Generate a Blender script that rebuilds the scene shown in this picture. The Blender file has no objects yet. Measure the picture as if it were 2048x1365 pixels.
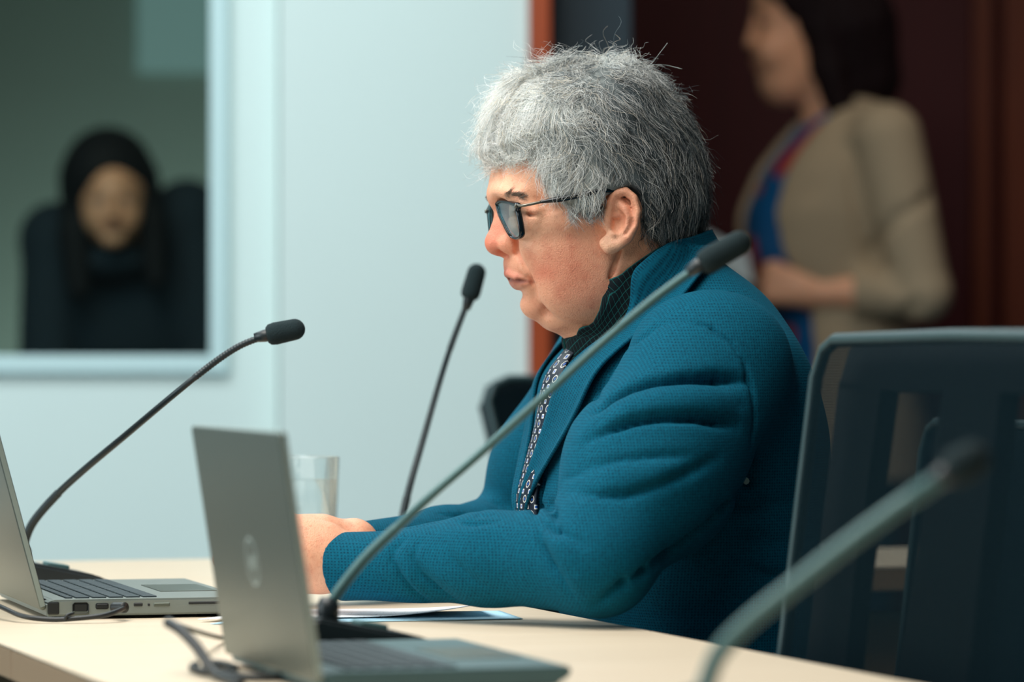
import bpy, bmesh, math, random
import numpy as np
from mathutils import Vector, Matrix, Euler
random.seed(7)
RNG = np.random.default_rng(11)
PI = math.pi
K = 7680.0          # focal length in pixels (135 mm lens on a 36 mm sensor, 2048 px wide)
HY = 720.0          # eye level in the photograph
CZ = 0.963          # eye height in metres
TZ = 0.735          # table top height
SC = bpy.context.scene
COL = SC.collection

def at(px, py, d):
    return Vector(((px - 1024.0) * d / K, d, CZ - (py - HY) * d / K))

def s2l(c):
    return tuple(((v / 255.0) / 12.92 if v / 255.0 <= 0.04045 else ((v / 255.0 + 0.055) / 1.055) ** 2.4) for v in c)

# ------------------------------------------------------------------ tagging
def tag(o, label=None, cat=None, group=None, kind=None):
    if label: o['label'] = label
    if cat: o['category'] = cat
    if group: o['group'] = group
    if kind: o['kind'] = kind
    return o

def empty(name, loc=(0, 0, 0), rz=0.0):
    o = bpy.data.objects.new(name, None)
    o.empty_display_size = 0.1
    COL.objects.link(o)
    o.location = loc
    o.rotation_euler = (0, 0, rz)
    return o

def link(name, me, mat=None, parent=None):
    o = bpy.data.objects.new(name, me)
    COL.objects.link(o)
    if mat is not None and not me.materials:
        me.materials.append(mat)
    if parent is not None:
        o.parent = parent
    return o

def from_bm(name, bm, mat=None, parent=None, smooth=False):
    me = bpy.data.meshes.new(name)
    bmesh.ops.recalc_face_normals(bm, faces=bm.faces[:])
    bm.to_mesh(me); bm.free()
    if smooth:
        me.polygons.foreach_set('use_smooth', [True] * len(me.polygons))
    return link(name, me, mat, parent)

def from_arrays(name, V, F, mat=None, parent=None, smooth=True, col=None, uv=None):
    V = np.asarray(V, dtype=np.float32); F = np.asarray(F, dtype=np.int32)
    n = F.shape[1]
    me = bpy.data.meshes.new(name)
    me.vertices.add(len(V)); me.vertices.foreach_set('co', V.ravel())
    me.loops.add(F.size); me.loops.foreach_set('vertex_index', F.ravel())
    me.polygons.add(len(F))
    me.polygons.foreach_set('loop_start', np.arange(0, F.size, n, dtype=np.int32))
    try:
        me.polygons.foreach_set('loop_total', np.full(len(F), n, dtype=np.int32))
    except Exception:
        pass
    me.update(calc_edges=True)
    me.validate()
    me.polygons.foreach_set('use_smooth', [smooth] * len(me.polygons))
    if col is not None:
        a = me.attributes.new('tint', 'FLOAT_COLOR', 'POINT')
        c4 = np.ones((len(V), 4), dtype=np.float32); c4[:, :3] = col
        a.data.foreach_set('color', c4.ravel())
    if uv is not None:
        l = me.uv_layers.new(name='UVMap')
        l.data.foreach_set('uv', np.asarray(uv, dtype=np.float32)[F.ravel()].ravel())
    return link(name, me, mat, parent)

# ------------------------------------------------------------------ simple shapes
def bm_box(bm, c, s, rot=None, bevel=0.0, seg=2):
    m = Matrix.Translation(Vector(c))
    if rot is not None:
        m = m @ rot.to_4x4()
    r = bmesh.ops.create_cube(bm, size=1.0, matrix=m @ Matrix.Diagonal((s[0], s[1], s[2], 1)))
    if bevel > 0:
        es = list({e for v in r['verts'] for e in v.link_edges})
        bmesh.ops.bevel(bm, geom=es, offset=bevel, segments=seg, profile=0.5, affect='EDGES')

def bm_tube(bm, pts, rad, n=12, cap=True):
    pts = [Vector(p) for p in pts]
    rads = rad if isinstance(rad, (list, tuple, np.ndarray)) else [rad] * len(pts)
    rings = []
    up = None
    for i, p in enumerate(pts):
        t = (pts[min(i + 1, len(pts) - 1)] - pts[max(i - 1, 0)]).normalized()
        if up is None:
            up = t.orthogonal().normalized()
        else:
            up = (up - t * up.dot(t))
            up = up.normalized() if up.length > 1e-6 else t.orthogonal().normalized()
        bi = t.cross(up)
        rings.append([bm.verts.new(p + (up * math.cos(2 * PI * j / n) + bi * math.sin(2 * PI * j / n)) * rads[i]) for j in range(n)])
    for a, b in zip(rings[:-1], rings[1:]):
        for j in range(n):
            bm.faces.new((a[j], a[(j + 1) % n], b[(j + 1) % n], b[j]))
    if cap:
        bm.faces.new(rings[0][::-1]); bm.faces.new(rings[-1])

def bm_lathe(bm, prof, n=48, m=None):
    m = m or Matrix.Identity(4)
    rings = []
    for r, z in prof:
        if r < 1e-6:
            rings.append([bm.verts.new(m @ Vector((0, 0, z)))])
        else:
            rings.append([bm.verts.new(m @ Vector((r * math.cos(2 * PI * j / n), r * math.sin(2 * PI * j / n), z))) for j in range(n)])
    for a, b in zip(rings[:-1], rings[1:]):
        for j in range(n):
            k = (j + 1) % n
            if len(a) == 1 and len(b) == 1: continue
            if len(a) == 1: bm.faces.new((a[0], b[j], b[k]))
            elif len(b) == 1: bm.faces.new((a[j], a[k], b[0]))
            else: bm.faces.new((a[j], a[k], b[k], b[j]))

def bm_prism(bm, poly, z0, z1):
    lo = [bm.verts.new((p[0], p[1], z0)) for p in poly]
    hi = [bm.verts.new((p[0], p[1], z1)) for p in poly]
    n = len(poly)
    bm.faces.new(lo[::-1]); bm.faces.new(hi)
    for i in range(n):
        bm.faces.new((lo[i], lo[(i + 1) % n], hi[(i + 1) % n], hi[i]))

def smooth_path(pts, n=8):
    """Catmull-Rom through points."""
    P = [np.array(p, dtype=float) for p in pts]
    out = []
    for i in range(len(P) - 1):
        p0 = P[max(i - 1, 0)]; p1 = P[i]; p2 = P[i + 1]; p3 = P[min(i + 2, len(P) - 1)]
        for k in range(n):
            t = k / n
            out.append(0.5 * (2 * p1 + (p2 - p0) * t + (2 * p0 - 5 * p1 + 4 * p2 - p3) * t * t + (3 * p1 - p0 - 3 * p2 + p3) * t ** 3))
    out.append(P[-1])
    return out

# ------------------------------------------------------------------ materials
def new_mat(name):
    m = bpy.data.materials.new(name); m.use_nodes = True
    nt = m.node_tree
    b = nt.nodes['Principled BSDF']
    return m, nt, b

def N(nt, typ, **kw):
    n = nt.nodes.new(typ)
    for k, v in kw.items():
        if k.startswith('i_'):
            n.inputs[k[2:].replace('_', ' ')].default_value = v
        else:
            setattr(n, k, v)
    return n

def math_node(nt, op, a, b=None, c=None, clamp=False):
    n = nt.nodes.new('ShaderNodeMath'); n.operation = op; n.use_clamp = clamp
    for i, v in enumerate((a, b, c)):
        if v is None: continue
        if isinstance(v, (int, float)): n.inputs[i].default_value = v
        else: nt.links.new(v, n.inputs[i])
    return n.outputs[0]

def mixc(nt, fac, a, b, mode='MIX'):
    n = nt.nodes.new('ShaderNodeMix'); n.data_type = 'RGBA'; n.blend_type = mode
    def put(sock, v):
        if isinstance(v, (int, float)): sock.default_value = v
        elif isinstance(v, tuple): sock.default_value = (v[0], v[1], v[2], 1)
        else: nt.links.new(v, sock)
    put(n.inputs[0], fac); put(n.inputs[6], a); put(n.inputs[7], b)
    return n.outputs[2]

def plain(name, rgb, rough=0.5, metal=0.0, spec=0.5, noise=0.0, nscale=40.0, bump=0.0, bscale=300.0, lin=False):
    m, nt, b = new_mat(name)
    c = rgb if lin else s2l(rgb)
    b.inputs['Base Color'].default_value = (*c, 1)
    b.inputs['Roughness'].default_value = rough
    b.inputs['Metallic'].default_value = metal
    b.inputs['Specular IOR Level'].default_value = spec
    if noise > 0:
        tc = N(nt, 'ShaderNodeTexCoord'); nz = N(nt, 'ShaderNodeTexNoise', i_Scale=nscale, i_Detail=4.0)
        nt.links.new(tc.outputs['Object'], nz.inputs['Vector'])
        f = math_node(nt, 'MULTIPLY_ADD', nz.outputs['Fac'], 2 * noise, 1 - noise)
        n = nt.nodes.new('ShaderNodeVectorMath'); n.operation = 'SCALE'
        n.inputs[0].default_value = c; nt.links.new(f, n.inputs['Scale'])
        nt.links.new(n.outputs[0], b.inputs['Base Color'])
    if bump > 0:
        tc = N(nt, 'ShaderNodeTexCoord'); nz = N(nt, 'ShaderNodeTexNoise', i_Scale=bscale, i_Detail=3.0)
        nt.links.new(tc.outputs['Object'], nz.inputs['Vector'])
        bp = N(nt, 'ShaderNodeBump', i_Strength=bump, i_Distance=0.001)
        nt.links.new(nz.outputs['Fac'], bp.inputs['Height']); nt.links.new(bp.outputs[0], b.inputs['Normal'])
    return m

# ------------------------------------------------------------------ signed distance modelling
def sd_ell(c, r, rot=None):
    c = np.array(c, np.float32); r = np.array(r, np.float32)
    M = None if rot is None else np.array(Euler(rot).to_matrix(), np.float32)
    def f(P):
        q = P - c
        if M is not None: q = q @ M
        k0 = np.sqrt(((q / r) ** 2).sum(1)); k1 = np.sqrt(((q / (r * r)) ** 2).sum(1)) + 1e-9
        return k0 * (k0 - 1.0) / k1
    R = r if rot is None else np.full(3, r.max(), np.float32)
    f.bb = (c - R, c + R)
    return f

def sd_cap(a, b, ra, rb=None):
    a = np.array(a, np.float32); b = np.array(b, np.float32); rb = ra if rb is None else rb
    d = b - a; L = float(d @ d) + 1e-12
    def f(P):
        q = P - a
        t = np.clip(q @ d / L, 0, 1)
        return np.sqrt(((q - t[:, None] * d) ** 2).sum(1)) - (ra + t * (rb - ra))
    R = max(ra, rb)
    f.bb = (np.minimum(a, b) - R, np.maximum(a, b) + R)
    return f

def sd_chain(pts, rads):
    segs = [sd_cap(pts[i], pts[i + 1], rads[i], rads[i + 1]) for i in range(len(pts) - 1)]
    def f(P):
        d = segs[0](P)
        for s in segs[1:]: d = np.minimum(d, s(P))
        return d
    f.bb = (np.min([s.bb[0] for s in segs], 0), np.max([s.bb[1] for s in segs], 0))
    return f

def sd_box(c, h, r=0.0, rot=None):
    c = np.array(c, np.float32); h = np.array(h, np.float32)
    M = None if rot is None else np.array(rot, np.float32)
    def f(P):
        q = P - c
        if M is not None: q = q @ M
        q = np.abs(q) - (h - r)
        return np.sqrt((np.maximum(q, 0) ** 2).sum(1)) + np.minimum(q.max(1), 0) - r
    return f

def smin(a, b, k):
    if k <= 0: return np.minimum(a, b)
    h = np.maximum(k - np.abs(a - b), 0) / k
    return np.minimum(a, b) - h * h * k * 0.25

def smax(a, b, k): return -smin(-a, -b, k)

FAR = 0.045
class Sculpt:
    def __init__(self): self.ops = []
    def add(self, f, k=0.01): self.ops.append(('a', f, k)); return self
    def sub(self, f, k=0.006): self.ops.append(('s', f, k)); return self
    def cut(self, f, k=0.004): self.ops.append(('i', f, k)); return self
    def disp(self, f): self.ops.append(('d', f, 0)); return self
    @property
    def bb(self):
        bs = [getattr(f, 'bb', None) for t, f, k in self.ops if t == 'a']
        if any(q is None for q in bs): return None
        return (np.min([q[0] for q in bs], 0), np.max([q[1] for q in bs], 0))
    def __call__(self, P):
        P = P.astype(np.float32, copy=False); d = np.full(len(P), 0.6, np.float32)
        if not len(P): return d
        lo, hi = P.min(0), P.max(0)
        local = (hi - lo).max() < 0.35
        for t, f, k in self.ops:
            if t == 'd': d = d + f(P); continue
            if local and t != 'i':
                bb = getattr(f, 'bb', None)
                if bb is not None and ((bb[0] - lo > 0).any() or (hi - bb[1] > 0).any() or True):
                    gap = np.maximum(np.maximum(bb[0] - hi, lo - bb[1]), 0)
                    if (gap ** 2).sum() > (FAR + k) ** 2: continue
            v = f(P)
            if t == 'a': d = smin(d, v, k)
            elif t == 's': d = smax(d, -v, k)
            else: d = smax(d, v, k)
        return d

TET = np.array([(1, 1, 1), (1, -1, -1), (-1, 1, -1), (-1, -1, 1)], np.float32)
def grad(f, P, e=4e-4):
    g = np.zeros_like(P)
    for o in TET: g += f(P + o * e)[:, None] * o
    return g / (4 * e)

def chunked(f, P, n=1500000):
    return np.concatenate([f(P[i:i + n]) for i in range(0, len(P), n)]) if len(P) else np.zeros(0, np.float32)

def mesh_sdf(f, lo, hi, h, B=8, slack=1.6, project=1):
    """Surface nets on a block-sparse grid. Returns vertices and quads."""
    lo = np.array(lo, np.float64); hi = np.array(hi, np.float64)
    H = B * h
    nb = np.ceil((hi - lo) / H).astype(int)
    I = np.stack(np.meshgrid(*[np.arange(n) for n in nb], indexing='ij'), -1).reshape(-1, 3)
    cen = (lo + (I + 0.5) * H).astype(np.float32)
    v = chunked(f, cen)
    I = I[np.abs(v) < H * 0.87 * slack]
    m_ = max(1, int(0.10 / H)); q_ = I // m_; I = I[np.lexsort((q_[:, 2], q_[:, 1], q_[:, 0]))]
    ar = np.arange(B + 1)
    off = np.stack(np.meshgrid(ar, ar, ar, indexing='ij'), -1).reshape(-1, 3)
    dims = nb * B + 3
    keys_all, V_all, corner_all = [], [], []
    step = max(1, 110000 // len(off))
    for s in range(0, len(I), step):
        Ib = I[s:s + step]
        G = Ib[:, None, :] * B + off[None]
        P = (lo + G * h).astype(np.float32).reshape(-1, 3)
        val = f(P).reshape(len(Ib), B + 1, B + 1, B + 1)
        cs = np.stack([val[:, dx:dx + B, dy:dy + B, dz:dz + B] for dx in (0, 1) for dy in (0, 1) for dz in (0, 1)], -1)
        neg = (cs < 0).sum(-1)
        act = np.argwhere((neg > 0) & (neg < 8))
        if not len(act): continue
        c = cs[act[:, 0], act[:, 1], act[:, 2], act[:, 3]]
        cell = Ib[act[:, 0]] * B + act[:, 1:]
        acc = np.zeros((len(act), 3)); cnt = np.zeros(len(act))
        C8 = np.array([(dx, dy, dz) for dx in (0, 1) for dy in (0, 1) for dz in (0, 1)], float)
        for i in range(8):
            for j in range(i + 1, 8):
                if np.abs(C8[i] - C8[j]).sum() != 1: continue
                m = (c[:, i] < 0) != (c[:, j] < 0)
                t = c[:, i] / (c[:, i] - c[:, j] + 1e-20)
                p = C8[i] + t[:, None] * (C8[j] - C8[i])
                acc[m] += p[m]; cnt[m] += 1
        v_ = (lo + (cell + acc / cnt[:, None]) * h).astype(np.float32)
        for _ in range(project):
            g = grad(f, v_, h * 0.5); d = f(v_)
            st = (d / ((g * g).sum(1) + 0.05))[:, None] * g
            v_ = v_ - st * np.minimum(1, h * 0.6 / (np.sqrt((st ** 2).sum(1))[:, None] + 1e-12))
        V_all.append(v_)
        keys_all.append((cell[:, 0] * dims[1] + cell[:, 1]) * dims[2] + cell[:, 2])
        corner_all.append(c)
    V = np.concatenate(V_all); keys = np.concatenate(keys_all); c = np.concatenate(corner_all)
    order = np.argsort(keys); keys = keys[order]; V = V[order]; c = c[order]
    quads = []
    sx, sy, sz = dims[1] * dims[2], dims[2], 1
    for ci, (u, w) in ((4, (sy, sz)), (2, (sz, sx)), (1, (sx, sy))):
        m = (c[:, 0] < 0) != (c[:, ci] < 0)
        k0 = keys[m]; flip = c[m, 0] < 0
        ks = [k0, k0 - u, k0 - u - w, k0 - w]
        idx = [np.clip(np.searchsorted(keys, q), 0, len(keys) - 1) for q in ks]
        ok = np.ones(len(k0), bool)
        for q, i in zip(ks, idx): ok &= keys[i] == q
        Q = np.stack(idx, 1)
        Q[~flip] = Q[~flip][:, ::-1]
        quads.append(Q[ok])
    Q = np.concatenate(quads)
    return V, Q

def poly_sd(poly):
    """2-D signed distance to a polygon (negative inside)."""
    A = np.array(poly, np.float32); Bp = np.roll(A, -1, 0)
    def f(q):
        d = np.full(len(q), 1e9, np.float32); ins = np.zeros(len(q), bool)
        for a, b in zip(A, Bp):
            e = b - a; w = q - a
            t = np.clip((w @ e) / (e @ e + 1e-12), 0, 1)
            d = np.minimum(d, ((w - t[:, None] * e) ** 2).sum(1))
            c1 = q[:, 1] >= a[1]; c2 = q[:, 1] < b[1]; c3 = e[0] * w[:, 1] > e[1] * w[:, 0]
            ins ^= (c1 & c2 & c3) | (~c1 & ~c2 & ~c3)
        d = np.sqrt(d)
        return np.where(ins, -d, d)
    return f

def baked(f2, lo, hi, h=0.0006):
    """A 2-D field sampled once on a fine grid and read back by bilinear interpolation."""
    nx, ny = int((hi[0] - lo[0]) / h) + 2, int((hi[1] - lo[1]) / h) + 2
    G = np.stack(np.meshgrid(lo[0] + h * np.arange(nx), lo[1] + h * np.arange(ny), indexing='ij'), -1).reshape(-1, 2).astype(np.float32)
    T = chunked(f2, G, 60000).reshape(nx, ny)
    def f(q):
        x = np.clip((q[:, 0] - lo[0]) / h, 0, nx - 1.001); y = np.clip((q[:, 1] - lo[1]) / h, 0, ny - 1.001)
        i = x.astype(int); j = y.astype(int); u = x - i; v = y - j
        return ((T[i, j] * (1 - u) + T[i + 1, j] * u) * (1 - v) + (T[i, j + 1] * (1 - u) + T[i + 1, j + 1] * u) * v).astype(np.float32)
    return f

def line_d(pts):
    pts = np.array(pts, np.float32)
    def f(P):
        d = np.full(len(P), 1e9, np.float32)
        for a, b in zip(pts[:-1], pts[1:]):
            e = b - a; w = P - a
            t = np.clip((w @ e) / (e @ e + 1e-12), 0, 1)
            d = np.minimum(d, ((w - t[:, None] * e) ** 2).sum(1))
        return np.sqrt(d)
    return f

def groove_d(pts, nrm, deep=0.02):
    """Distance to a line on a surface, counting the points straight below it as on it."""
    pts = np.array(pts, np.float32); nrm = np.array(nrm, np.float32)
    def f(P):
        d = np.full(len(P), 1e9, np.float32)
        for a, b, n in zip(pts[:-1], pts[1:], nrm[:-1]):
            e = b - a; e2 = e - n * (e @ n); w = P - a
            h = np.clip(-(w @ n), 0, deep); w = w + h[:, None] * n
            t = np.clip((w @ e) / (e @ e + 1e-12), 0, 1)
            d = np.minimum(d, ((w - t[:, None] * e) ** 2).sum(1))
        return np.sqrt(d)
    return f

class Frame:
    """A person's own frame: x forward, y to the person's left, z up."""
    def __init__(s, ox, oy, psi):
        s.ox, s.oy, s.C, s.S = ox, oy, math.cos(psi), math.sin(psi)
        s.rz = PI + psi
    def pt(s, px, py, b=0.0):
        k = (px - 1024.0) / K
        a = (s.ox + s.S * b - k * (s.oy - s.C * b)) / (s.C - k * s.S)
        Y = s.oy - s.S * a - s.C * b
        return np.array((a, b, CZ - (py - HY) * Y / K), np.float32)
    def local(s, w):
        dx, dy = w[0] - s.ox, w[1] - s.oy
        return np.array((-s.C * dx - s.S * dy, s.S * dx - s.C * dy, w[2]), np.float32)
    def world(s, p):
        return Vector((s.ox - s.C * p[0] + s.S * p[1], s.oy - s.S * p[0] - s.C * p[1], p[2]))
    def trace(s, f, pxs, d0=2.8, d1=4.2, n=70):
        """Where sight lines through photo points meet the surface f (local points, nan if none)."""
        ds = np.linspace(d0, d1, n); X = np.array(pxs, float); m = len(X)
        def loc(d):
            wx = (X[:, 0] - 1024.0) * d / K - s.ox; wy = d - s.oy; wz = CZ - (X[:, 1] - HY) * d / K
            return np.stack([-s.C * wx - s.S * wy, s.S * wx - s.C * wy, wz], 1).astype(np.float32)
        lo = np.full(m, np.nan); hi = np.full(m, np.nan); done = np.zeros(m, bool); prev = np.full(m, d0)
        for d in ds:
            v = f(loc(np.full(m, d))); hit = (v < 0) & ~done
            lo[hit] = prev[hit]; hi[hit] = d; done |= hit; prev[:] = d
        for _ in range(14):
            mid = 0.5 * (lo + hi); v = f(loc(np.where(done, mid, d0))); neg = v < 0
            hi = np.where(neg, mid, hi); lo = np.where(neg, lo, mid)
        L = loc(np.where(done, hi, d0))
        return [L[i] if done[i] else None for i in range(m)]
# ------------------------------------------------------------------ camera, light, world
cd = bpy.data.cameras.new('camera'); cam = bpy.data.objects.new('camera', cd); COL.objects.link(cam)
cam.location = (0, 0, CZ); cam.rotation_euler = (PI / 2, 0, 0)
cd.lens = 135.0; cd.sensor_width = 36.0; cd.sensor_fit = 'HORIZONTAL'
cd.shift_y = (HY - 682.5) / 2048.0
cd.clip_start = 0.05; cd.clip_end = 60
cd.dof.use_dof = True; cd.dof.focus_distance = 3.46; cd.dof.aperture_fstop = 4.5
SC.camera = cam
vs = SC.view_settings
vs.view_transform = 'Standard'; vs.look = 'None'; vs.gamma = 1.0; vs.use_curve_mapping = False
vs.exposure = 0.0
SC.cycles.use_denoising = True
SC.cycles.max_bounces = 8; SC.cycles.transparent_max_bounces = 12
SC.cycles.sample_clamp_indirect = 6.0

w = bpy.data.worlds.new('world'); SC.world = w; w.use_nodes = True
bg = w.node_tree.nodes['Background']
bg.inputs[0].default_value = (0.62, 0.85, 0.92, 1); bg.inputs[1].default_value = 0.05

def area(name, loc, rot, sx, sy, power, col):
    l = bpy.data.lights.new(name, 'AREA'); l.shape = 'RECTANGLE'; l.size = sx; l.size_y = sy
    l.energy = power; l.color = col
    o = bpy.data.objects.new(name, l); COL.objects.link(o); o.location = loc; o.rotation_euler = rot
    return o
COOL = (0.86, 0.97, 1.0)
area('ceiling_light_over_table', (-0.75, 2.9, 2.66), (0, 0, 0), 1.5, 1.5, 66, (1.0, 0.96, 0.90))
area('face_fill_light', (-0.9, 0.7, 2.66), (0, 0, 0), 1.3, 1.3, 34, (1.0, 0.96, 0.90))  # unseen lamp, added overhead to brighten the man's face
area('ceiling_light_by_wall', (-1.1, 5.2, 2.66), (0, 0, 0), 2.4, 0.9, 50, COOL)
area('daylight_window', (-3.6, 2.4, 1.75), (0, -PI / 2, 0), 1.7, 2.8, 74, COOL)
area('booth_face_fill', (-0.85, 7.05, 1.95), (0.55, 0, 0), 0.4, 0.4, 3.8, (1.0, 0.84, 0.66))  # unseen lamp, added to light the face in the booth
area('booth_low_fill', (-0.75, 8.85, 0.45), (math.radians(100), 0, 0), 0.7, 0.3, 6.5, (1.0, 1.0, 0.90))  # unseen lamp, added low to brighten the booth's lower wall
area('corridor_light', (0.9, 6.4, 2.6), (0.35, 0, 0), 0.8, 0.6, 4.5, (1.0, 0.86, 0.70))

# ------------------------------------------------------------------ room shell
M_wall = plain('white_paint', (219, 236, 233), 0.75, noise=0.02, nscale=3)
M_frame = plain('white_frame', (200, 228, 230), 0.5)
M_floor = plain('blue_grey_carpet', (66, 96, 108), 0.95, noise=0.25, nscale=90, bump=0.5)
M_ceil = plain('ceiling_white', (200, 206, 206), 0.9)
M_teal = plain('dark_teal_door', (24, 44, 54), 0.6)
M_boothwall = plain('booth_wall_green_grey', (146, 164, 156), 0.85, noise=0.06, nscale=2)
M_boothdark = plain('booth_curtain_dark', (46, 62, 64), 0.9, noise=0.1, nscale=4)
M_maroon, nt, b = new_mat('dark_red_wood')
tc = N(nt, 'ShaderNodeTexCoord'); mp = N(nt, 'ShaderNodeMapping'); mp.inputs['Scale'].default_value = (14, 14, 0.9)
nz = N(nt, 'ShaderNodeTexNoise', i_Scale=2.0, i_Detail=5.0)
nt.links.new(tc.outputs['Object'], mp.inputs[0]); nt.links.new(mp.outputs[0], nz.inputs['Vector'])
nt.links.new(mixc(nt, nz.outputs['Fac'], s2l((78, 8, 20)), s2l((104, 16, 26))), b.inputs['Base Color'])
b.inputs['Roughness'].default_value = 0.55
def wood(name, c0, c1, scale=(30, 30, 2.0), rough=0.45):
    m, nt, b = new_mat(name)
    tc = N(nt, 'ShaderNodeTexCoord'); mp = N(nt, 'ShaderNodeMapping'); mp.inputs['Scale'].default_value = scale
    nz = N(nt, 'ShaderNodeTexNoise', i_Scale=1.6, i_Detail=6.0, i_Distortion=0.6)
    nt.links.new(tc.outputs['Object'], mp.inputs[0]); nt.links.new(mp.outputs[0], nz.inputs['Vector'])
    rp = N(nt, 'ShaderNodeMapRange'); rp.inputs[1].default_value = 0.3; rp.inputs[2].default_value = 0.7
    nt.links.new(nz.outputs['Fac'], rp.inputs[0])
    nt.links.new(mixc(nt, rp.outputs[0], s2l(c0), s2l(c1)), b.inputs['Base Color'])
    b.inputs['Roughness'].default_value = rough
    return m
M_orange = wood('orange_brown_wood', (172, 70, 16), (150, 56, 14))
M_brown = wood('brown_wood', (150, 66, 26), (124, 50, 20))

def struct(name, boxes, mat, bevel=0.0):
    bm = bmesh.new()
    for x0, x1, y0, y1, z0, z1 in boxes:
        bm_box(bm, ((x0 + x1) / 2, (y0 + y1) / 2, (z0 + z1) / 2), (x1 - x0, y1 - y0, z1 - z0), bevel=bevel)
    o = from_bm(name, bm, mat); o['kind'] = 'structure'
    return o

WX = (422 - 1024) * 6.5 / K          # right edge of the window opening
SZ = CZ + (HY - 712) * 6.5 / K       # its sill
DX = (1056 - 1024) * 6.5 / K         # where the white wall ends
PX = (552 - 1024) * 6.45 / K         # edge of the thicker wall panel
struct('floor', [(-4.2, 4.2, -1.0, 10.2, -0.06, 0.0)], M_floor)
struct('ceiling', [(-4.2, 4.2, -1.0, 10.2, 2.72, 2.78)], M_ceil)
struct('wall_back', [(-4.2, -2.3, 6.5, 6.6, 0, 2.72), (-2.3, WX, 6.5, 6.6, 0, SZ), (-2.3, WX, 6.5, 6.6, 2.3, 2.72),
                     (WX, PX, 6.5, 6.6, 0, 2.72), (PX + 0.006, DX, 6.45, 6.6, 0, 2.72)], M_wall)
wf = struct('window_1', [(WX - 0.001, WX + 0.03, 6.485, 6.61, SZ - 0.03, 2.33), (-2.33, -2.299, 6.485, 6.61, SZ - 0.03, 2.33),
                         (-2.3, WX, 6.485, 6.61, SZ - 0.03, SZ + 0.001), (-2.3, WX, 6.485, 6.61, 2.299, 2.33)], M_frame, 0.003)
m_g, nt, b = new_mat('window_glass')
nt.nodes.remove(b); out = nt.nodes['Material Output']
tr = N(nt, 'ShaderNodeBsdfTransparent'); tr.inputs[0].default_value = (0.86, 0.94, 0.93, 1)
gl = N(nt, 'ShaderNodeBsdfGlossy'); gl.inputs['Roughness'].default_value = 0.02
fr = N(nt, 'ShaderNodeFresnel', i_IOR=1.45)
mx = N(nt, 'ShaderNodeMixShader'); nt.links.new(fr.outputs[0], mx.inputs[0]); nt.links.new(tr.outputs[0], mx.inputs[1]); nt.links.new(gl.outputs[0], mx.inputs[2])
nt.links.new(mx.outputs[0], out.inputs[0])
bm = bmesh.new(); bm_box(bm, ((-2.3 + WX) / 2, 6.56, (SZ + 2.3) / 2), (WX + 2.3, 0.008, 2.3 - SZ)); from_bm('pane', bm, m_g, wf)
# the interpreters' booth behind the window
struct('wall_booth_back', [(-3.0, 0.0, 9.6, 9.68, 0, 2.72)], M_boothwall)
struct('wall_booth_side', [(-0.16, -0.1, 6.6, 9.6, 0, 2.72)], M_boothwall)
struct('wall_booth_left', [(-3.06, -3.0, 6.6, 9.6, 0, 2.72)], M_boothdark)
# doorway: frame post, dark door leaf, dark red panelled wall beyond
struct('trim_1', [(DX + 0.001, DX + 0.037, 6.43, 6.6, 0, 2.72)], M_orange, 0.002)
TX0 = DX + 0.038; TX1 = (1262 - 1024) * 6.55 / K
struct('door_1', [(TX0, TX1, 6.53, 6.57, 0, 2.72)], M_teal, 0.002)
struct('wall_corridor', [(-0.1, 3.2, 8.75, 8.85, 0, 2.72)], M_maroon)
struct('wall_right_unseen', [(3.2, 3.3, 4.2, 8.85, 0, 2.72)], M_maroon)  # unseen wall, put in to keep the corridor dark
p0 = (1948 - 1024) * 8.7 / K; p1 = (1984 - 1024) * 8.7 / K; p2 = (2003 - 1024) * 8.7 / K
struct('trim_2', [(p0, p1, 8.70, 8.75, 0, 2.72)], M_brown, 0.003)
struct('trim_3', [(p2, p2 + 0.5, 8.66, 8.75, 0, 2.72)], M_brown, 0.003)

# booth: pale panel with an added glow, and dark curtain on its back wall
bm = bmesh.new()
x0, x1 = (268 - 1024) * 9.5 / K, (417 - 1024) * 9.5 / K
bm_box(bm, ((x0 + x1) / 2, 9.585, 1.93), (x1 - x0, 0.03, 0.5), bevel=0.004)
m_panel, nt, b = new_mat('glowing_teal_panel'); b.inputs['Base Color'].default_value = (*s2l((70, 92, 92)), 1); b.inputs['Emission Color'].default_value = (*s2l((150, 188, 182)), 1); b.inputs['Emission Strength'].default_value = 0.33
o = from_bm('pale_wall_panel', bm, m_panel); tag(o, 'pale teal panel with an added glow high on the back wall of the booth, upper left', 'screen')
o['kind'] = 'thing'

# ------------------------------------------------------------------ tables
A18 = math.radians(18)
def UN(u, n, z=0.0): return Vector((u * math.cos(A18) - n * math.sin(A18), u * math.sin(A18) + n * math.cos(A18), z))
def toUN(p): return (p[0] * math.cos(A18) + p[1] * math.sin(A18), -p[0] * math.sin(A18) + p[1] * math.cos(A18))
M_top, nt, b = new_mat('pale_beech_laminate')
tc = N(nt, 'ShaderNodeTexCoord'); mp = N(nt, 'ShaderNodeMapping'); mp.inputs['Scale'].default_value = (3.0, 40, 40)
nz = N(nt, 'ShaderNodeTexNoise', i_Scale=1.5, i_Detail=6.0, i_Distortion=0.4)
nt.links.new(tc.outputs['Object'], mp.inputs[0]); nt.links.new(mp.outputs[0], nz.inputs['Vector'])
nt.links.new(mixc(nt, nz.outputs['Fac'], s2l((226, 211, 188)), s2l((214, 196, 169))), b.inputs['Base Color'])
b.inputs['Roughness'].default_value = 0.38
M_edge = plain('table_edge_band', (150, 124, 96), 0.5, noise=0.06, nscale=20)
M_steel = plain('grey_steel', (120, 126, 128), 0.4, metal=0.6)

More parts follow.
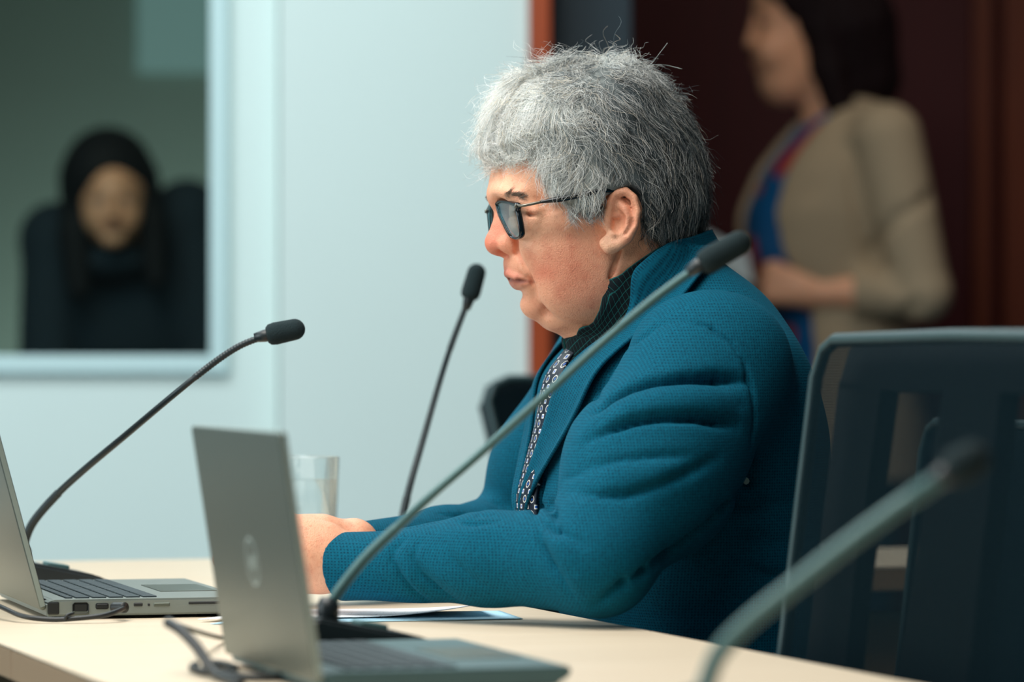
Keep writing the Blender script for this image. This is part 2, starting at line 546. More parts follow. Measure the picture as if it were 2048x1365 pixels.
def table(u0, u1, n0, n1, label, legs, panel=None):
    c = UN((u0 + u1) / 2, (n0 + n1) / 2)
    t = empty('conference_table', c, A18)
    tag(t, label, 'table', 'conference tables joined in a ring')
    hu, hn = (u1 - u0) / 2, (n1 - n0) / 2
    bm = bmesh.new(); bm_box(bm, (0, 0, TZ - 0.0015), (2 * hu, 2 * hn, 0.003), bevel=0.001, seg=1)
    from_bm('tabletop', bm, M_top, t)
    bm = bmesh.new(); bm_box(bm, (0, 0, TZ - 0.0155), (2 * hu - 0.001, 2 * hn - 0.001, 0.025), bevel=0.0015, seg=1)
    from_bm('edge_band', bm, M_edge, t)
    for x, y in legs:
        bm = bmesh.new(); bm_box(bm, (x * (hu - 0.05), y * (hn - 0.05), (TZ - 0.028) / 2), (0.04, 0.04, TZ - 0.028), bevel=0.004)
        from_bm('leg', bm, M_steel, t)
    if panel:
        bm = bmesh.new(); bm_box(bm, panel[0], panel[1], bevel=0.002)
        from_bm('modesty_panel', bm, M_edge, t)
    return t
LEG4 = [(-1, -1), (1, -1), (-1, 1), (1, 1)]
table(0.565, 1.108, 3.033, 3.905, 'pale beech conference table under the papers and the man\'s forearms', LEG4)
table(0.565, 1.108, 1.75, 3.03, 'pale beech conference table in front carrying the nearer laptop', LEG4)
table(0.30, 2.6, 3.908, 4.29, 'pale beech conference table farther off, behind the glass and the open laptop', LEG4, ((0, -0.12, 0.5), (2.1, 0.018, 0.36)))

# ------------------------------------------------------------------ laptops
M_alu = plain('laptop_silver', (98, 106, 98), 0.38, metal=0.7)
M_aluedge = plain('laptop_edge_silver', (150, 164, 160), 0.4, metal=0.5)
M_deck = plain('laptop_deck_grey', (128, 138, 134), 0.45, metal=0.35)
M_deckdark = plain('laptop_deck_dark_teal', (66, 96, 100), 0.5)
M_key = plain('keycap_dark_grey', (44, 60, 66), 0.6)
M_black = plain('black_plastic', (20, 26, 28), 0.45)
M_screen = plain('screen_black', (10, 14, 16), 0.12)
M_emblem = plain('emblem_pale', (186, 200, 196), 0.4, metal=0.2)

def laptop(label, loc, rz, w, dep, t, lid_l, tilt, ports=True, emblem=True, M_deck=M_deck):
    """Origin: hinge line's middle on the table; x = towards the user, y = across, lid leaning to -x."""
    L = empty('laptop', loc, rz); tag(L, label, 'laptop', 'open laptops on the tables')
    ft = 0.003
    bm = bmesh.new()
    prof = [(0.0, ft), (dep - 0.012, ft), (dep, ft + t * 0.55), (dep, ft + t), (0.006, ft + t), (0.0, ft + t * 0.8)]
    for s, fs in ((-1, 1), ):
        a = [bm.verts.new((x, -w / 2, z)) for x, z in prof]; c = [bm.verts.new((x, w / 2, z)) for x, z in prof]
        bm.faces.new(a); bm.faces.new(c[::-1])
        for i in range(len(prof)):
            j = (i + 1) % len(prof); bm.faces.new((a[j], a[i], c[i], c[j]))
    bmesh.ops.bevel(bm, geom=bm.edges[:], offset=0.0015, segments=2, affect='EDGES')
    base = from_bm('base', bm, M_deck, L)
    for x, y in ((0.02, -w / 2 + 0.03), (0.02, w / 2 - 0.03), (dep - 0.03, -w / 2 + 0.03), (dep - 0.03, w / 2 - 0.03)):
        bm = bmesh.new(); bm_box(bm, (x, y, ft / 2), (0.02, 0.012, ft)); from_bm('rubber_foot', bm, M_black, base)
    # keyboard: rows of keycaps in one mesh
    bm = bmesh.new(); rows = 6; kd = dep * 0.50 / rows; x = dep * 0.10
    for r in range(rows):
        n = 15; kw = (w - 0.03) / n; dx = kd * (0.6 if r == 0 else 1.0)
        j = 0
        while j < n:
            span = 6 if (r == 5 and j == 4) else 1
            bm_box(bm, (x + dx / 2, -w / 2 + 0.015 + kw * (j + span / 2), ft + t + 0.0007), (dx - 0.0028, kw * span - 0.0028, 0.0015), bevel=0.0004, seg=1)
            j += span
        x += dx
    from_bm('keyboard', bm, M_key, L)
    bm = bmesh.new(); bm_box(bm, (dep * 0.80, -0.005, ft + t + 0.0003), (dep * 0.29, w * 0.34, 0.0007), bevel=0.0002, seg=1)
    from_bm('touchpad', bm, M_alu, L)
    # lid: built upright then tilted about the hinge
    R = Matrix.Translation((0.0, 0, ft + t * 0.45)) @ Matrix.Rotation(-tilt, 4, 'Y')
    bm = bmesh.new(); bm_box(bm, (-0.0025, 0, lid_l / 2), (0.0055, w, lid_l), bevel=0.0022, seg=3); bm.transform(R)
    lid = from_bm('lid', bm, M_alu, L, smooth=False)
    bm = bmesh.new()
    for s in (-1, 1): bm_box(bm, (-0.0025, s * (w / 2 + 0.0002), lid_l / 2), (0.0042, 0.0008, lid_l - 0.006))
    bm_box(bm, (-0.0025, 0, lid_l + 0.0002), (0.0042, w - 0.006, 0.0008)); bm.transform(R)
    from_bm('edge_strip', bm, M_aluedge, lid)
    bm = bmesh.new(); bm_box(bm, (0.0004, 0, lid_l * 0.52), (0.0006, w - 0.008, lid_l - 0.012)); bm.transform(R)
    from_bm('screen', bm, M_screen, L)
    for y in (-w * 0.33, w * 0.33):
        bm = bmesh.new(); bm_tube(bm, [(0.0015, y - 0.025, ft + t * 0.7), (0.0015, y + 0.025, ft + t * 0.7)], 0.0042, 12)
        from_bm('hinge', bm, M_black, L)
    if emblem:
        bm = bmesh.new()
        Rm = R @ Matrix.Translation((-0.0054, 0, lid_l * 0.45)) @ Matrix.Rotation(PI / 2, 4, 'Y')
        # a ring with slanting strokes inside it
        ro, ri, n = 0.0175, 0.0158, 48
        vo = [bm.verts.new((ro * math.cos(2 * PI * i / n), ro * math.sin(2 * PI * i / n), 0)) for i in range(n)]
        vi = [bm.verts.new((ri * math.cos(2 * PI * i / n), ri * math.sin(2 * PI * i / n), 0)) for i in range(n)]
        for i in range(n): bm.faces.new((vo[i], vo[(i + 1) % n], vi[(i + 1) % n], vi[i]))
        for y0, s, l in ((-0.0075, 0.35, 0.014), (-0.003, 0.35, 0.008), (0.003, 0.35, 0.012), (0.0075, 0.35, 0.008)):
            bm_box(bm, (0.001, y0, 0), (l, 0.0018, 0.0002), Matrix.Rotation(s, 3, 'Z'))
        bm.transform(Rm)
        from_bm('emblem', bm, M_emblem, lid)
    if ports:
        y = -w / 2 - 0.0002
        def slot(name, x, z, sx, sz, mat):
            b2 = bmesh.new(); bm_box(b2, (x, y, ft + z), (sx, 0.0014, sz), bevel=min(sx, sz) * 0.2, seg=1); return from_bm(name, b2, mat, base)
        slot('network_port', 0.030, t * 0.50, 0.0145, t * 0.66, M_black)
        slot('port_door', 0.030, t * 0.20, 0.0150, t * 0.24, M_alu)
        slot('usb_port', 0.049, t * 0.58, 0.0115, t * 0.36, M_black)
        slot('usb_port', 0.081, t * 0.64, 0.0080, t * 0.22, M_black)
        slot('lock_slot', 0.0905, t * 0.62, 0.002, t * 0.16, M_black)
        slot('card_slot', 0.102, t * 0.62, 0.0145, t * 0.22, M_alu)
        slot('card_reader', 0.155, t * 0.68, 0.058, t * 0.16, M_black)
        b2 = bmesh.new(); bm_box(b2, (0.006, y, ft + t * 0.5), (0.010, 0.0012, t * 0.75), bevel=0.001); from_bm('hinge_cover', b2, M_black, base)
    return L

# the man's laptop: its near hinge corner stands at photo point (93, 1240)
a1 = math.radians(15.5); nc = at(93, 1240, 3.36)
c1 = nc + Vector((-math.sin(a1), math.cos(a1), 0)) * 0.15; c1.z = TZ
laptop('open silver laptop with dark keys and a cable in its side, before the man', c1, a1, 0.30, 0.180, 0.0145, 0.205, math.radians(15), True, True)
# the nearer laptop, seen from behind its lid
a2 = math.radians(17); pn = at(655, 1368, 2.6); pf = at(457, 1330, 2.87)
c2 = (pn + pf) / 2; c2.z = TZ
laptop('blurred silver laptop nearest the camera, its lid turned to us', c2, a2, 0.282, 0.176, 0.013, 0.172, math.radians(8.7), False, True, M_deckdark)

# ------------------------------------------------------------------ cables
def cable(label, pts, r, mat=M_black, name='cable', extra=None):
    bm = bmesh.new(); bm_tube(bm, smooth_path(pts, 8), r, 10)
    if extra:
        for p, rr in extra: bm_tube(bm, smooth_path(p, 8), rr, 10)
    o = from_bm(name, bm, mat, smooth=True); tag(o, label, 'cable', 'cables on the tables'); return o
def tb(px, d, dz=0.003): v = at(px, 0, d); v.z = TZ + dz; return v
cable('black cable lying along the side of the man\'s open laptop and plugged into it',
      [at(-60, 1190, 3.45), at(0, 1214, 3.36), at(45, 1233, 3.325), at(100, 1240, 3.318), at(150, 1238, 3.318), at(205, 1232, 3.322), at(238, 1222, 3.335), at(250, 1215, 3.36)], 0.0022,
      extra=[([at(228, 1216, 3.362), at(250, 1216, 3.352)], 0.0048), ([at(130, 1241, 3.315), at(134, 1232, 3.315), at(146, 1228, 3.32)], 0.0014)])
cable('dark looped cable left of the nearest laptop, arching over the table',
      [at(336, 1246, 2.80), at(362, 1262, 2.78), at(392, 1293, 2.76), at(414, 1325, 2.74), at(436, 1352, 2.72), tb(480, 2.66)], 0.0040,
      extra=[([tb(392, 2.83), tb(385, 2.80), tb(410, 2.765), tb(450, 2.765), tb(470, 2.80), tb(440, 2.84), tb(405, 2.84)], 0.003),
             ([tb(430, 2.75), tb(500, 2.72), tb(580, 2.72), tb(640, 2.69)], 0.003)])
cable('thin grey cable on the table behind the looped one', [at(358, 1252, 2.92), at(400, 1266, 2.95), tb(450, 3.10), tb(490, 3.14)], 0.002, plain('grey_cable', (120, 120, 112), 0.5))

# ------------------------------------------------------------------ gooseneck microphones
M_foam = plain('black_foam', (14, 36, 40), 0.95, bump=1.0, bscale=900)
M_neck = plain('gooseneck_black', (34, 46, 50), 0.42, metal=0.2)
M_neckgrey = plain('gooseneck_satin_grey', (72, 108, 108), 0.45, metal=0.2)
M_mbase = plain('microphone_base_black', (26, 36, 40), 0.4)

def microphone(label, base_c, rz, path, head_end, r0=0.0038, r1=0.0028, neck=M_neck, hr=0.0102, ribs=(0.22, 0.2)):
    g = empty('gooseneck_microphone', base_c, rz); tag(g, label, 'microphone', 'gooseneck microphones on the tables')
    inv = (Matrix.Translation(base_c) @ Matrix.Rotation(rz, 4, 'Z')).inverted()
    bm = bmesh.new()
    prof = [(-0.032, 0.0), (0.085, 0.0), (0.088, 0.004), (0.062, 0.016), (-0.022, 0.0330), (-0.032, 0.0290)]
    a = [bm.verts.new((x, -0.045, z)) for x, z in prof]; c = [bm.verts.new((x, 0.045, z)) for x, z in prof]
    bm.faces.new(a); bm.faces.new(c[::-1])
    for i in range(len(prof)):
        j = (i + 1) % len(prof); bm.faces.new((a[j], a[i], c[i], c[j]))
    bmesh.ops.bevel(bm, geom=bm.edges[:], offset=0.003, segments=3, affect='EDGES')
    from_bm('base', bm, M_mbase, g)
    bm = bmesh.new(); bm_box(bm, (0.030, 0, 0.0235), (0.022, 0.03, 0.005), Matrix.Rotation(0.15, 3, 'Y'), bevel=0.0015); from_bm('talk_button', bm, M_neckgrey, g)
    p0 = inv @ Vector(path[0])
    bm = bmesh.new(); bm_lathe(bm, [(0, 0.020), (0.0085, 0.020), (0.0085, 0.040), (0.006, 0.046), (0, 0.046)], 20, Matrix.Translation((p0.x, p0.y, 0)))
    from_bm('socket', bm, M_mbase, g, smooth=True)
    P = [inv @ Vector(p) for p in smooth_path(path, 26)]
    # arc lengths for ribbed flexible sections at both ends
    s = [0.0]
    for i in range(1, len(P)): s.append(s[-1] + (P[i] - P[i - 1]).length)
    T = s[-1]; Q, R = [], []
    nn = 420
    sa = np.array(s); Pa = np.array([list(p) for p in P])
    for i in range(nn + 1):
        q = T * i / nn; f = q / T
        Q.append(Vector([np.interp(q, sa, Pa[:, k]) for k in range(3)]))
        r = r0 + (r1 - r0) * f
        if f < ribs[0] or f > 1 - ribs[1]:
            r = r * (1.12 + 0.10 * math.sin(q / 0.0030 * 2 * PI))
        R.append(r)
    bm = bmesh.new(); bm_tube(bm, Q, R, 14); from_bm('gooseneck', bm, neck, g, smooth=True)
    e0 = Q[-1]; e1 = inv @ Vector(head_end); d = (e1 - e0); ln = d.length; d.normalize()
    rot = d.to_track_quat('Z', 'Y').to_matrix().to_4x4()
    m = Matrix.Translation(e0) @ rot
    bm = bmesh.new(); bm_lathe(bm, [(0, -0.012), (0.0042, -0.012), (0.006, -0.002), (0.006, 0.004), (0, 0.004)], 20, m); from_bm('collar', bm, M_mbase, g, smooth=True)
    bm = bmesh.new(); pr = [(0, 0.0), (hr * 0.72, 0.0), (hr * 0.95, 0.0025), (hr * 1.04, 0.008)]
    pr += [(hr * 1.04 - hr * 0.06 * t, 0.008 + (ln - 0.018) * t) for t in (0.3, 0.6, 1.0)]
    pr += [(hr * 0.98 * math.cos(a), ln - 0.010 + 0.010 * math.sin(a)) for a in np.linspace(0.25, PI / 2, 7)]
    pr[-1] = (0, ln)
    bm_lathe(bm, pr, 28, m); from_bm('windscreen', bm, M_foam, g, smooth=True)
    return g

def base_at(px, d): v = at(px, 0, d); v.z = TZ; return v
microphone('black gooseneck microphone rising behind the man\'s open laptop, head bent to the right', base_at(52, 3.80), A18,
           [base_at(46, 3.78) + Vector((0, 0, 0.036)), at(48, 1090, 3.77), at(66, 1046, 3.76), at(110, 994, 3.74), at(165, 943, 3.70), at(250, 872, 3.65), at(350, 788, 3.6), at(425, 728, 3.6), at(480, 692, 3.6), at(534, 671, 3.6)],
           at(610, 655, 3.6))
microphone('black gooseneck microphone standing upright against the white wall, behind the man\'s hands', base_at(800, 4.04), A18 + 0.3,
           [base_at(795, 4.02) + Vector((0, 0, 0.03)), at(803, 1060, 4.04), at(808, 1022, 4.05), at(823, 960, 4.06), at(846, 880, 4.08), at(878, 768, 4.1), at(905, 684, 4.1), at(938, 598, 4.1)],
           at(958, 528, 4.1), r0=0.0040, r1=0.0028)
microphone('grey gooseneck microphone whose long stem crosses in front of the man\'s jacket', base_at(664, 2.95), A18,
           [base_at(656, 2.94) + Vector((0, 0, 0.03)), at(664, 1205, 2.94), at(690, 1166, 2.94), at(735, 1112, 2.94), at(800, 1050, 2.94), at(870, 985, 2.94), at(965, 903, 2.95), at(1080, 800, 2.95), at(1200, 690, 2.95), at(1310, 597, 2.95), at(1402, 530, 2.95)],
           at(1500, 474, 2.95), neck=M_neckgrey, hr=0.0098)
microphone('blurred gooseneck microphone nearest the camera, before the mesh chair', base_at(1396, 2.14), A18,
           [base_at(1385, 2.12) + Vector((0, 0, 0.03)), at(1395, 1430, 2.12), at(1414, 1365, 2.12), at(1440, 1305, 2.12), at(1500, 1243, 2.12), at(1600, 1163, 2.12), at(1700, 1085, 2.12), at(1800, 1012, 2.12), at(1895, 948, 2.12)],
           at(1976, 902, 2.12), neck=M_neckgrey, r0=0.0052, r1=0.0046, ribs=(0.1, 0.12))

# ------------------------------------------------------------------ glass of water
def thin_glass(name, tint, edge, lo_, hi_):
    m, nt, b = new_mat(name); nt.nodes.remove(b); out = nt.nodes['Material Output']
    t = N(nt, 'ShaderNodeBsdfTransparent'); g_ = N(nt, 'ShaderNodeBsdfGlossy'); g_.inputs['Roughness'].default_value = 0.03
    lw = N(nt, 'ShaderNodeLayerWeight', i_Blend=0.25)
    pw = math_node(nt, 'POWER', lw.outputs['Facing'], 5.0)
    nt.links.new(mixc(nt, pw, tint, edge), t.inputs[0])
    f = math_node(nt, 'MULTIPLY_ADD', lw.outputs['Fresnel'], hi_, lo_, clamp=True)
    mx = N(nt, 'ShaderNodeMixShader'); nt.links.new(f, mx.inputs[0]); nt.links.new(t.outputs[0], mx.inputs[1]); nt.links.new(g_.outputs[0], mx.inputs[2]); nt.links.new(mx.outputs[0], out.inputs[0])
    return m
m_gl = thin_glass('clear_glass', (0.985, 0.995, 0.995), (0.50, 0.58, 0.60), 0.01, 0.40)
m_wt = thin_glass('water', (0.985, 0.995, 0.995), (0.85, 0.9, 0.9), 0.01, 0.4)
gpos = base_at(603, 3.84)
g = empty('drinking_glass', gpos); tag(g, 'clear drinking glass of water standing behind the man\'s hand', 'glass')
R0, R1, GH = 0.0335, 0.0385, 0.131
bm = bmesh.new(); bm_lathe(bm, [(0, 0), (R0 - 0.002, 0), (R0, 0.002), (R1, GH - 0.001), (R1 - 0.0008, GH), (R1 - 0.0018, GH - 0.001), (R0 - 0.0018, 0.010), (0, 0.009)], 64)
from_bm('tumbler', bm, m_gl, g, smooth=True)
lv = 0.108
bm = bmesh.new(); bm_lathe(bm, [(0, 0.0092), (R0 - 0.0021, 0.0102), (R0 + (R1 - R0) * lv / GH - 0.0019, lv), (0, lv - 0.0003)], 64)
from_bm('water', bm, m_wt, g, smooth=True)

# ------------------------------------------------------------------ papers
def paper(label, corners, curl, mat, z, name='paper_sheet', uvscale=1.0):
    """corners: near-left, near-right, far-right, far-left world xy; curl(s,t) -> extra height."""
    ns, nt_ = 40, 24
    V, F, UV = [], [], []
    C = [Vector((c[0], c[1], 0)) for c in corners]
    for j in range(nt_ + 1):
        for i in range(ns + 1):
            s, t = i / ns, j / nt_
            p = (C[0] * (1 - s) + C[1] * s) * (1 - t) + (C[3] * (1 - s) + C[2] * s) * t
            V.append((p.x, p.y, z + curl(s, t))); UV.append((s, t))
    for j in range(nt_):
        for i in range(ns):
            k = j * (ns + 1) + i; F.append((k, k + 1, k + ns + 2, k + ns + 1))
    o = from_arrays(name, V, F, mat, smooth=True, uv=UV)
    md = o.modifiers.new('thickness', 'SOLIDIFY'); md.thickness = 0.0005; md.offset = 1
    return tag(o, label, 'paper', 'papers on the table by the man')
def paper_mat(name, rgb, ink=0.55):
    m, nt, b = new_mat(name)
    tc = N(nt, 'ShaderNodeTexCoord'); mp = N(nt, 'ShaderNodeMapping'); mp.inputs['Scale'].default_value = (60, 9, 1)
    nt.links.new(tc.outputs['UV'], mp.inputs[0])
    nz = N(nt, 'ShaderNodeTexNoise', i_Scale=1.0, i_Detail=3.0, i_Distortion=1.5); nt.links.new(mp.outputs[0], nz.inputs['Vector'])
    f = math_node(nt, 'GREATER_THAN', nz.outputs['Fac'], 0.66)
    f = math_node(nt, 'MULTIPLY', f, ink)
    nt.links.new(mixc(nt, f, s2l(rgb), s2l((70, 90, 120))), b.inputs['Base Color']); b.inputs['Roughness'].default_value = 0.8
    return m
M_white = paper_mat('white_paper', (244, 248, 252)); M_blue = paper_mat('blue_paper', (170, 214, 234), 0.2)
q = lambda px, d: (at(px, 0, d).x, d)
paper('pale blue sheet lying flat under the white pages by the man', [q(420, 3.30), q(1046, 3.365), q(1000, 3.47), q(560, 3.44)], lambda s, t: 0.0, M_blue, TZ + 0.0006)
paper('white written page on top by the man, its right corner curling up', [q(396, 3.33), q(985, 3.39), q(955, 3.48), q(560, 3.46)],
      lambda s, t: 0.001 + 0.012 * max(0.0, (s - 0.55) / 0.45) ** 2 * (1.0 - 0.75 * t), M_white, TZ + 0.0015)
# ------------------------------------------------------------------ materials for people
def skin_mat(name, strength=1.0, mottled=True):
    m, nt, b = new_mat(name)
    at_ = N(nt, 'ShaderNodeAttribute'); at_.attribute_name = 'tint'
    tc = N(nt, 'ShaderNodeTexCoord')
    c = at_.outputs['Color']
    if mottled:
        n1 = N(nt, 'ShaderNodeTexNoise', i_Scale=60.0, i_Detail=4.0); nt.links.new(tc.outputs['Object'], n1.inputs['Vector'])
        r1 = N(nt, 'ShaderNodeMapRange'); r1.inputs[1].default_value = 0.50; r1.inputs[2].default_value = 0.72
        nt.links.new(n1.outputs['Fac'], r1.inputs[0])
        c = mixc(nt, math_node(nt, 'MULTIPLY', r1.outputs[0], 0.42), c, s2l((206, 112, 86)))
        n2 = N(nt, 'ShaderNodeTexNoise', i_Scale=330.0, i_Detail=3.0); nt.links.new(tc.outputs['Object'], n2.inputs['Vector'])
        r2 = N(nt, 'ShaderNodeMapRange'); r2.inputs[1].default_value = 0.56; r2.inputs[2].default_value = 0.72
        nt.links.new(n2.outputs['Fac'], r2.inputs[0])
        c = mixc(nt, math_node(nt, 'MULTIPLY', r2.outputs[0], 0.28), c, s2l((188, 96, 70)))
        n3 = N(nt, 'ShaderNodeTexNoise', i_Scale=900.0, i_Detail=4.0); nt.links.new(tc.outputs['Object'], n3.inputs['Vector'])
        n4 = N(nt, 'ShaderNodeTexVoronoi', i_Scale=700.0); nt.links.new(tc.outputs['Object'], n4.inputs['Vector'])
        h = math_node(nt, 'ADD', n3.outputs['Fac'], math_node(nt, 'MULTIPLY', n4.outputs['Distance'], 0.5))
        bp = N(nt, 'ShaderNodeBump', i_Strength=0.5, i_Distance=0.0007); nt.links.new(h, bp.inputs['Height'])
        nt.links.new(bp.outputs[0], b.inputs['Normal'])
    nt.links.new(c, b.inputs['Base Color'])
    b.inputs['Roughness'].default_value = 0.48; b.inputs['Specular IOR Level'].default_value = 0.42
    b.inputs['Subsurface Weight'].default_value = 0.12
    b.inputs['Subsurface Radius'].default_value = (1.0, 0.35, 0.2); b.inputs['Subsurface Scale'].default_value = 0.004
    return m
M_skin = skin_mat('skin')
M_skinplain = skin_mat('skin_far', mottled=False)

def cloth_mat(name, dark, light, period, rough=0.9, attr=None, contrast=0.55, sheen=0.25):
    """Small birdseye weave in the garment's own coordinates."""
    m, nt, b = new_mat(name)
    tc = N(nt, 'ShaderNodeTexCoord'); sp = N(nt, 'ShaderNodeSeparateXYZ')
    if attr:
        nt.links.new(tc.outputs['UV'], sp.inputs[0])
        s, t = sp.outputs[0], sp.outputs[1]
    else:
        nt.links.new(tc.outputs['Object'], sp.inputs[0])
        ge = N(nt, 'ShaderNodeNewGeometry'); vt = N(nt, 'ShaderNodeVectorTransform'); vt.vector_type = 'NORMAL'; vt.convert_from = 'WORLD'; vt.convert_to = 'OBJECT'
        nt.links.new(ge.outputs['Normal'], vt.inputs[0]); sn = N(nt, 'ShaderNodeSeparateXYZ'); nt.links.new(vt.outputs[0], sn.inputs[0])
        ax, ay, az = [math_node(nt, 'ABSOLUTE', sn.outputs[i]) for i in range(3)]
        fx = math_node(nt, 'GREATER_THAN', ax, math_node(nt, 'MAXIMUM', ay, az)); fz = math_node(nt, 'GREATER_THAN', az, math_node(nt, 'MAXIMUM', math_node(nt, 'MULTIPLY', ay, 1.6), ax))
        def pick(f, a, c): return math_node(nt, 'ADD', math_node(nt, 'MULTIPLY', f, a), math_node(nt, 'MULTIPLY', math_node(nt, 'SUBTRACT', 1.0, f), c))
        s = pick(fx, sp.outputs[1], sp.outputs[0]); t = pick(fz, sp.outputs[1], sp.outputs[2])
    w = 2 * PI / period
    a = math_node(nt, 'SINE', math_node(nt, 'MULTIPLY', s, w)); c = math_node(nt, 'SINE', math_node(nt, 'MULTIPLY', t, w))
    pr = math_node(nt, 'MULTIPLY', math_node(nt, 'MULTIPLY_ADD', a, 0.5, 0.5), math_node(nt, 'MULTIPLY_ADD', c, 0.5, 0.5))
    nz = N(nt, 'ShaderNodeTexNoise', i_Scale=420.0, i_Detail=3.0); nt.links.new(tc.outputs['Object'], nz.inputs['Vector'])
    pr2 = math_node(nt, 'MULTIPLY_ADD', nz.outputs['Fac'], 0.9, math_node(nt, 'MULTIPLY', pr, contrast))
    r = N(nt, 'ShaderNodeMapRange'); r.inputs[1].default_value = 0.25; r.inputs[2].default_value = 1.25
    nt.links.new(pr2, r.inputs[0])
    nt.links.new(mixc(nt, r.outputs[0], s2l(light), s2l(dark)), b.inputs['Base Color'])
    b.inputs['Roughness'].default_value = rough; b.inputs['Specular IOR Level'].default_value = 0.15
    b.inputs['Sheen Weight'].default_value = sheen; b.inputs['Sheen Roughness'].default_value = 0.5
    b.inputs['Sheen Tint'].default_value = (*s2l(light), 1)
    bp = N(nt, 'ShaderNodeBump', i_Strength=0.35, i_Distance=0.0006); nt.links.new(pr2, bp.inputs['Height'])
    nt.links.new(bp.outputs[0], b.inputs['Normal'])
    return m
M_jacket = cloth_mat('teal_birdseye_wool', (0, 28, 47), (0, 92, 117), 0.0026)

# ------------------------------------------------------------------ the seated man
F1 = Frame((1200 - 1024) * 3.57 / K, 3.57, math.radians(13))
P = F1.pt
def mm(px): return px / 2151.0
man = empty('person', (F1.ox, F1.oy, 0), F1.rz)
tag(man, 'grey-haired man in a teal jacket and patterned tie, sitting in profile at the table', 'person')

def mir(p): return np.array((p[0], -p[1], p[2]), np.float32)

shL = P(1420, 742, 0.175); elL = P(1200, 1112, 0.285); wrL = P(690, 1134, 0.115)
shR = mir(shL); elR = P(1020, 1086, -0.21); wrR = P(682, 1118, -0.055)

def hand_ops(S, wrist, fwd, up, nrm, wr_r=0.024):
    """Palm, five fingers and thumb. fwd: wrist to knuckles, up: thumb side, nrm: the way the palm faces."""
    fwd = np.array(fwd, float); fwd /= np.linalg.norm(fwd)
    up = np.array(up, float); up -= fwd * (up @ fwd); up /= np.linalg.norm(up)
    nrm_ = np.cross(fwd, up); nrm_ = nrm_ if nrm_ @ np.array(nrm, float) > 0 else -nrm_
    W = np.array(wrist, float)
    def q(f, u, n): return W + fwd * f + up * u + nrm_ * n
    S.add(sd_cap(q(-0.02, 0, 0), q(0.02, 0.0, 0), wr_r, wr_r + 0.001), 0.01)
    for u0, u1, r0, r1 in ((0.014, 0.028, 0.017, 0.0135), (0.005, 0.010, 0.018, 0.0135), (-0.006, -0.010, 0.018, 0.013), (-0.014, -0.028, 0.017, 0.0115)):
        S.add(sd_cap(q(0.012, u0, 0.001), q(0.085 - 0.10 * abs(u1 - 0.01) ** 1.0 * 0.3, u1, -0.003), r0, r1), 0.014)
    S.add(sd_ell(q(0.042, 0.018, 0.014), (0.024, 0.014, 0.015)), 0.012)
    for i, (u, ln, curls) in enumerate(((0.030, 1.0, (1.25, 1.0, 0.5)), (0.010, 1.08, (1.3, 1.05, 0.55)), (-0.010, 1.0, (1.35, 1.05, 0.6)), (-0.029, 0.8, (1.4, 1.05, 0.6)))):
        p = q(0.086 - (0.008 if i == 3 else 0) - (0.003 if i == 0 else 0), u, -0.002); ang = 0.0; pts = [p]
        for L, cc in zip((0.042, 0.026, 0.021), curls):
            ang += cc
            p = p + (fwd * math.cos(ang) + nrm_ * math.sin(ang) - up * 0.04) * L * ln; pts.append(p)
        r = 0.0092 if i < 3 else 0.0078
        S.add(sd_chain(pts, [r * 1.12, r, r * 0.92, r * 0.80]), 0.005)
        S.add(sd_ell(pts[0], (0.0105, 0.0105, 0.0105)), 0.006)
        S.add(sd_ell(pts[1], (r * 1.06,) * 3), 0.004)
    p = q(0.026, 0.016, 0.014); pts = [p]
    for L, d in ((0.042, (0.66, 0.34, 0.62)), (0.031, (0.55, 0.02, 0.85)), (0.024, (0.35, -0.25, 0.9))):
        d = np.array(d) / np.linalg.norm(d)
        p = p + (fwd * d[0] + up * d[1] + nrm_ * d[2]) * L; pts.append(p)
    S.add(sd_chain(pts, [0.0135, 0.0115, 0.0105, 0.0085]), 0.008)

HST = [(146, 1170, 1205, 1240, .020, 2.0), (152, 1140, 1205, 1272, .034, 2.0), (165, 1105, 1205, 1304, .048, 2.0), (190, 1072, 1205, 1318, .058, 2.1), (230, 1036, 1205, 1343, .067, 2.2), (280, 1004, 1205, 1366, .0725, 2.3), (330, 988, 1205, 1380, .0745, 2.3), (362, 985, 1205, 1384, .0745, 2.3),
       (392, 992, 1208, 1386, .0730, 2.3), (420, 1010, 1210, 1378, .0715, 2.25), (450, 1021, 1212, 1368, .0705, 2.2), (480, 1025, 1215, 1350, .0700, 2.15), (510, 1024, 1215, 1335, .0690, 2.1), (540, 1028, 1215, 1325, .0675, 2.05), (570, 1042, 1215, 1320, .0650, 2.0), (600, 1062, 1212, 1318, .0610, 2.0), (625, 1088, 1210, 1315, .0560, 2.0),
       (645, 1112, 1208, 1312, .0490, 2.0), (660, 1140, 1206, 1305, .0380, 2.0), (672, 1175, 1205, 1290, .0200, 2.0)]
def _hst():
    rows = []
    for py, xf, xc, xb, Bh, ex in HST:
        pf, pc, pb = P(xf, py), P(xc, py), P(xb, py)
        rows.append((float(pc[2]), float(pc[0]), float(pf[0] - pc[0]), float(pc[0] - pb[0]), Bh, ex))
    r = np.array(rows[::-1]); cs = np.linspace(r[0, 0], r[-1, 0], 260)
    kz = np.hanning(13); kz /= kz.sum()
    return cs, [np.convolve(np.pad(np.interp(cs, r[:, 0], r[:, k]), 6, mode='edge'), kz, 'valid') for k in range(1, 6)]
_hc, _ht = _hst()
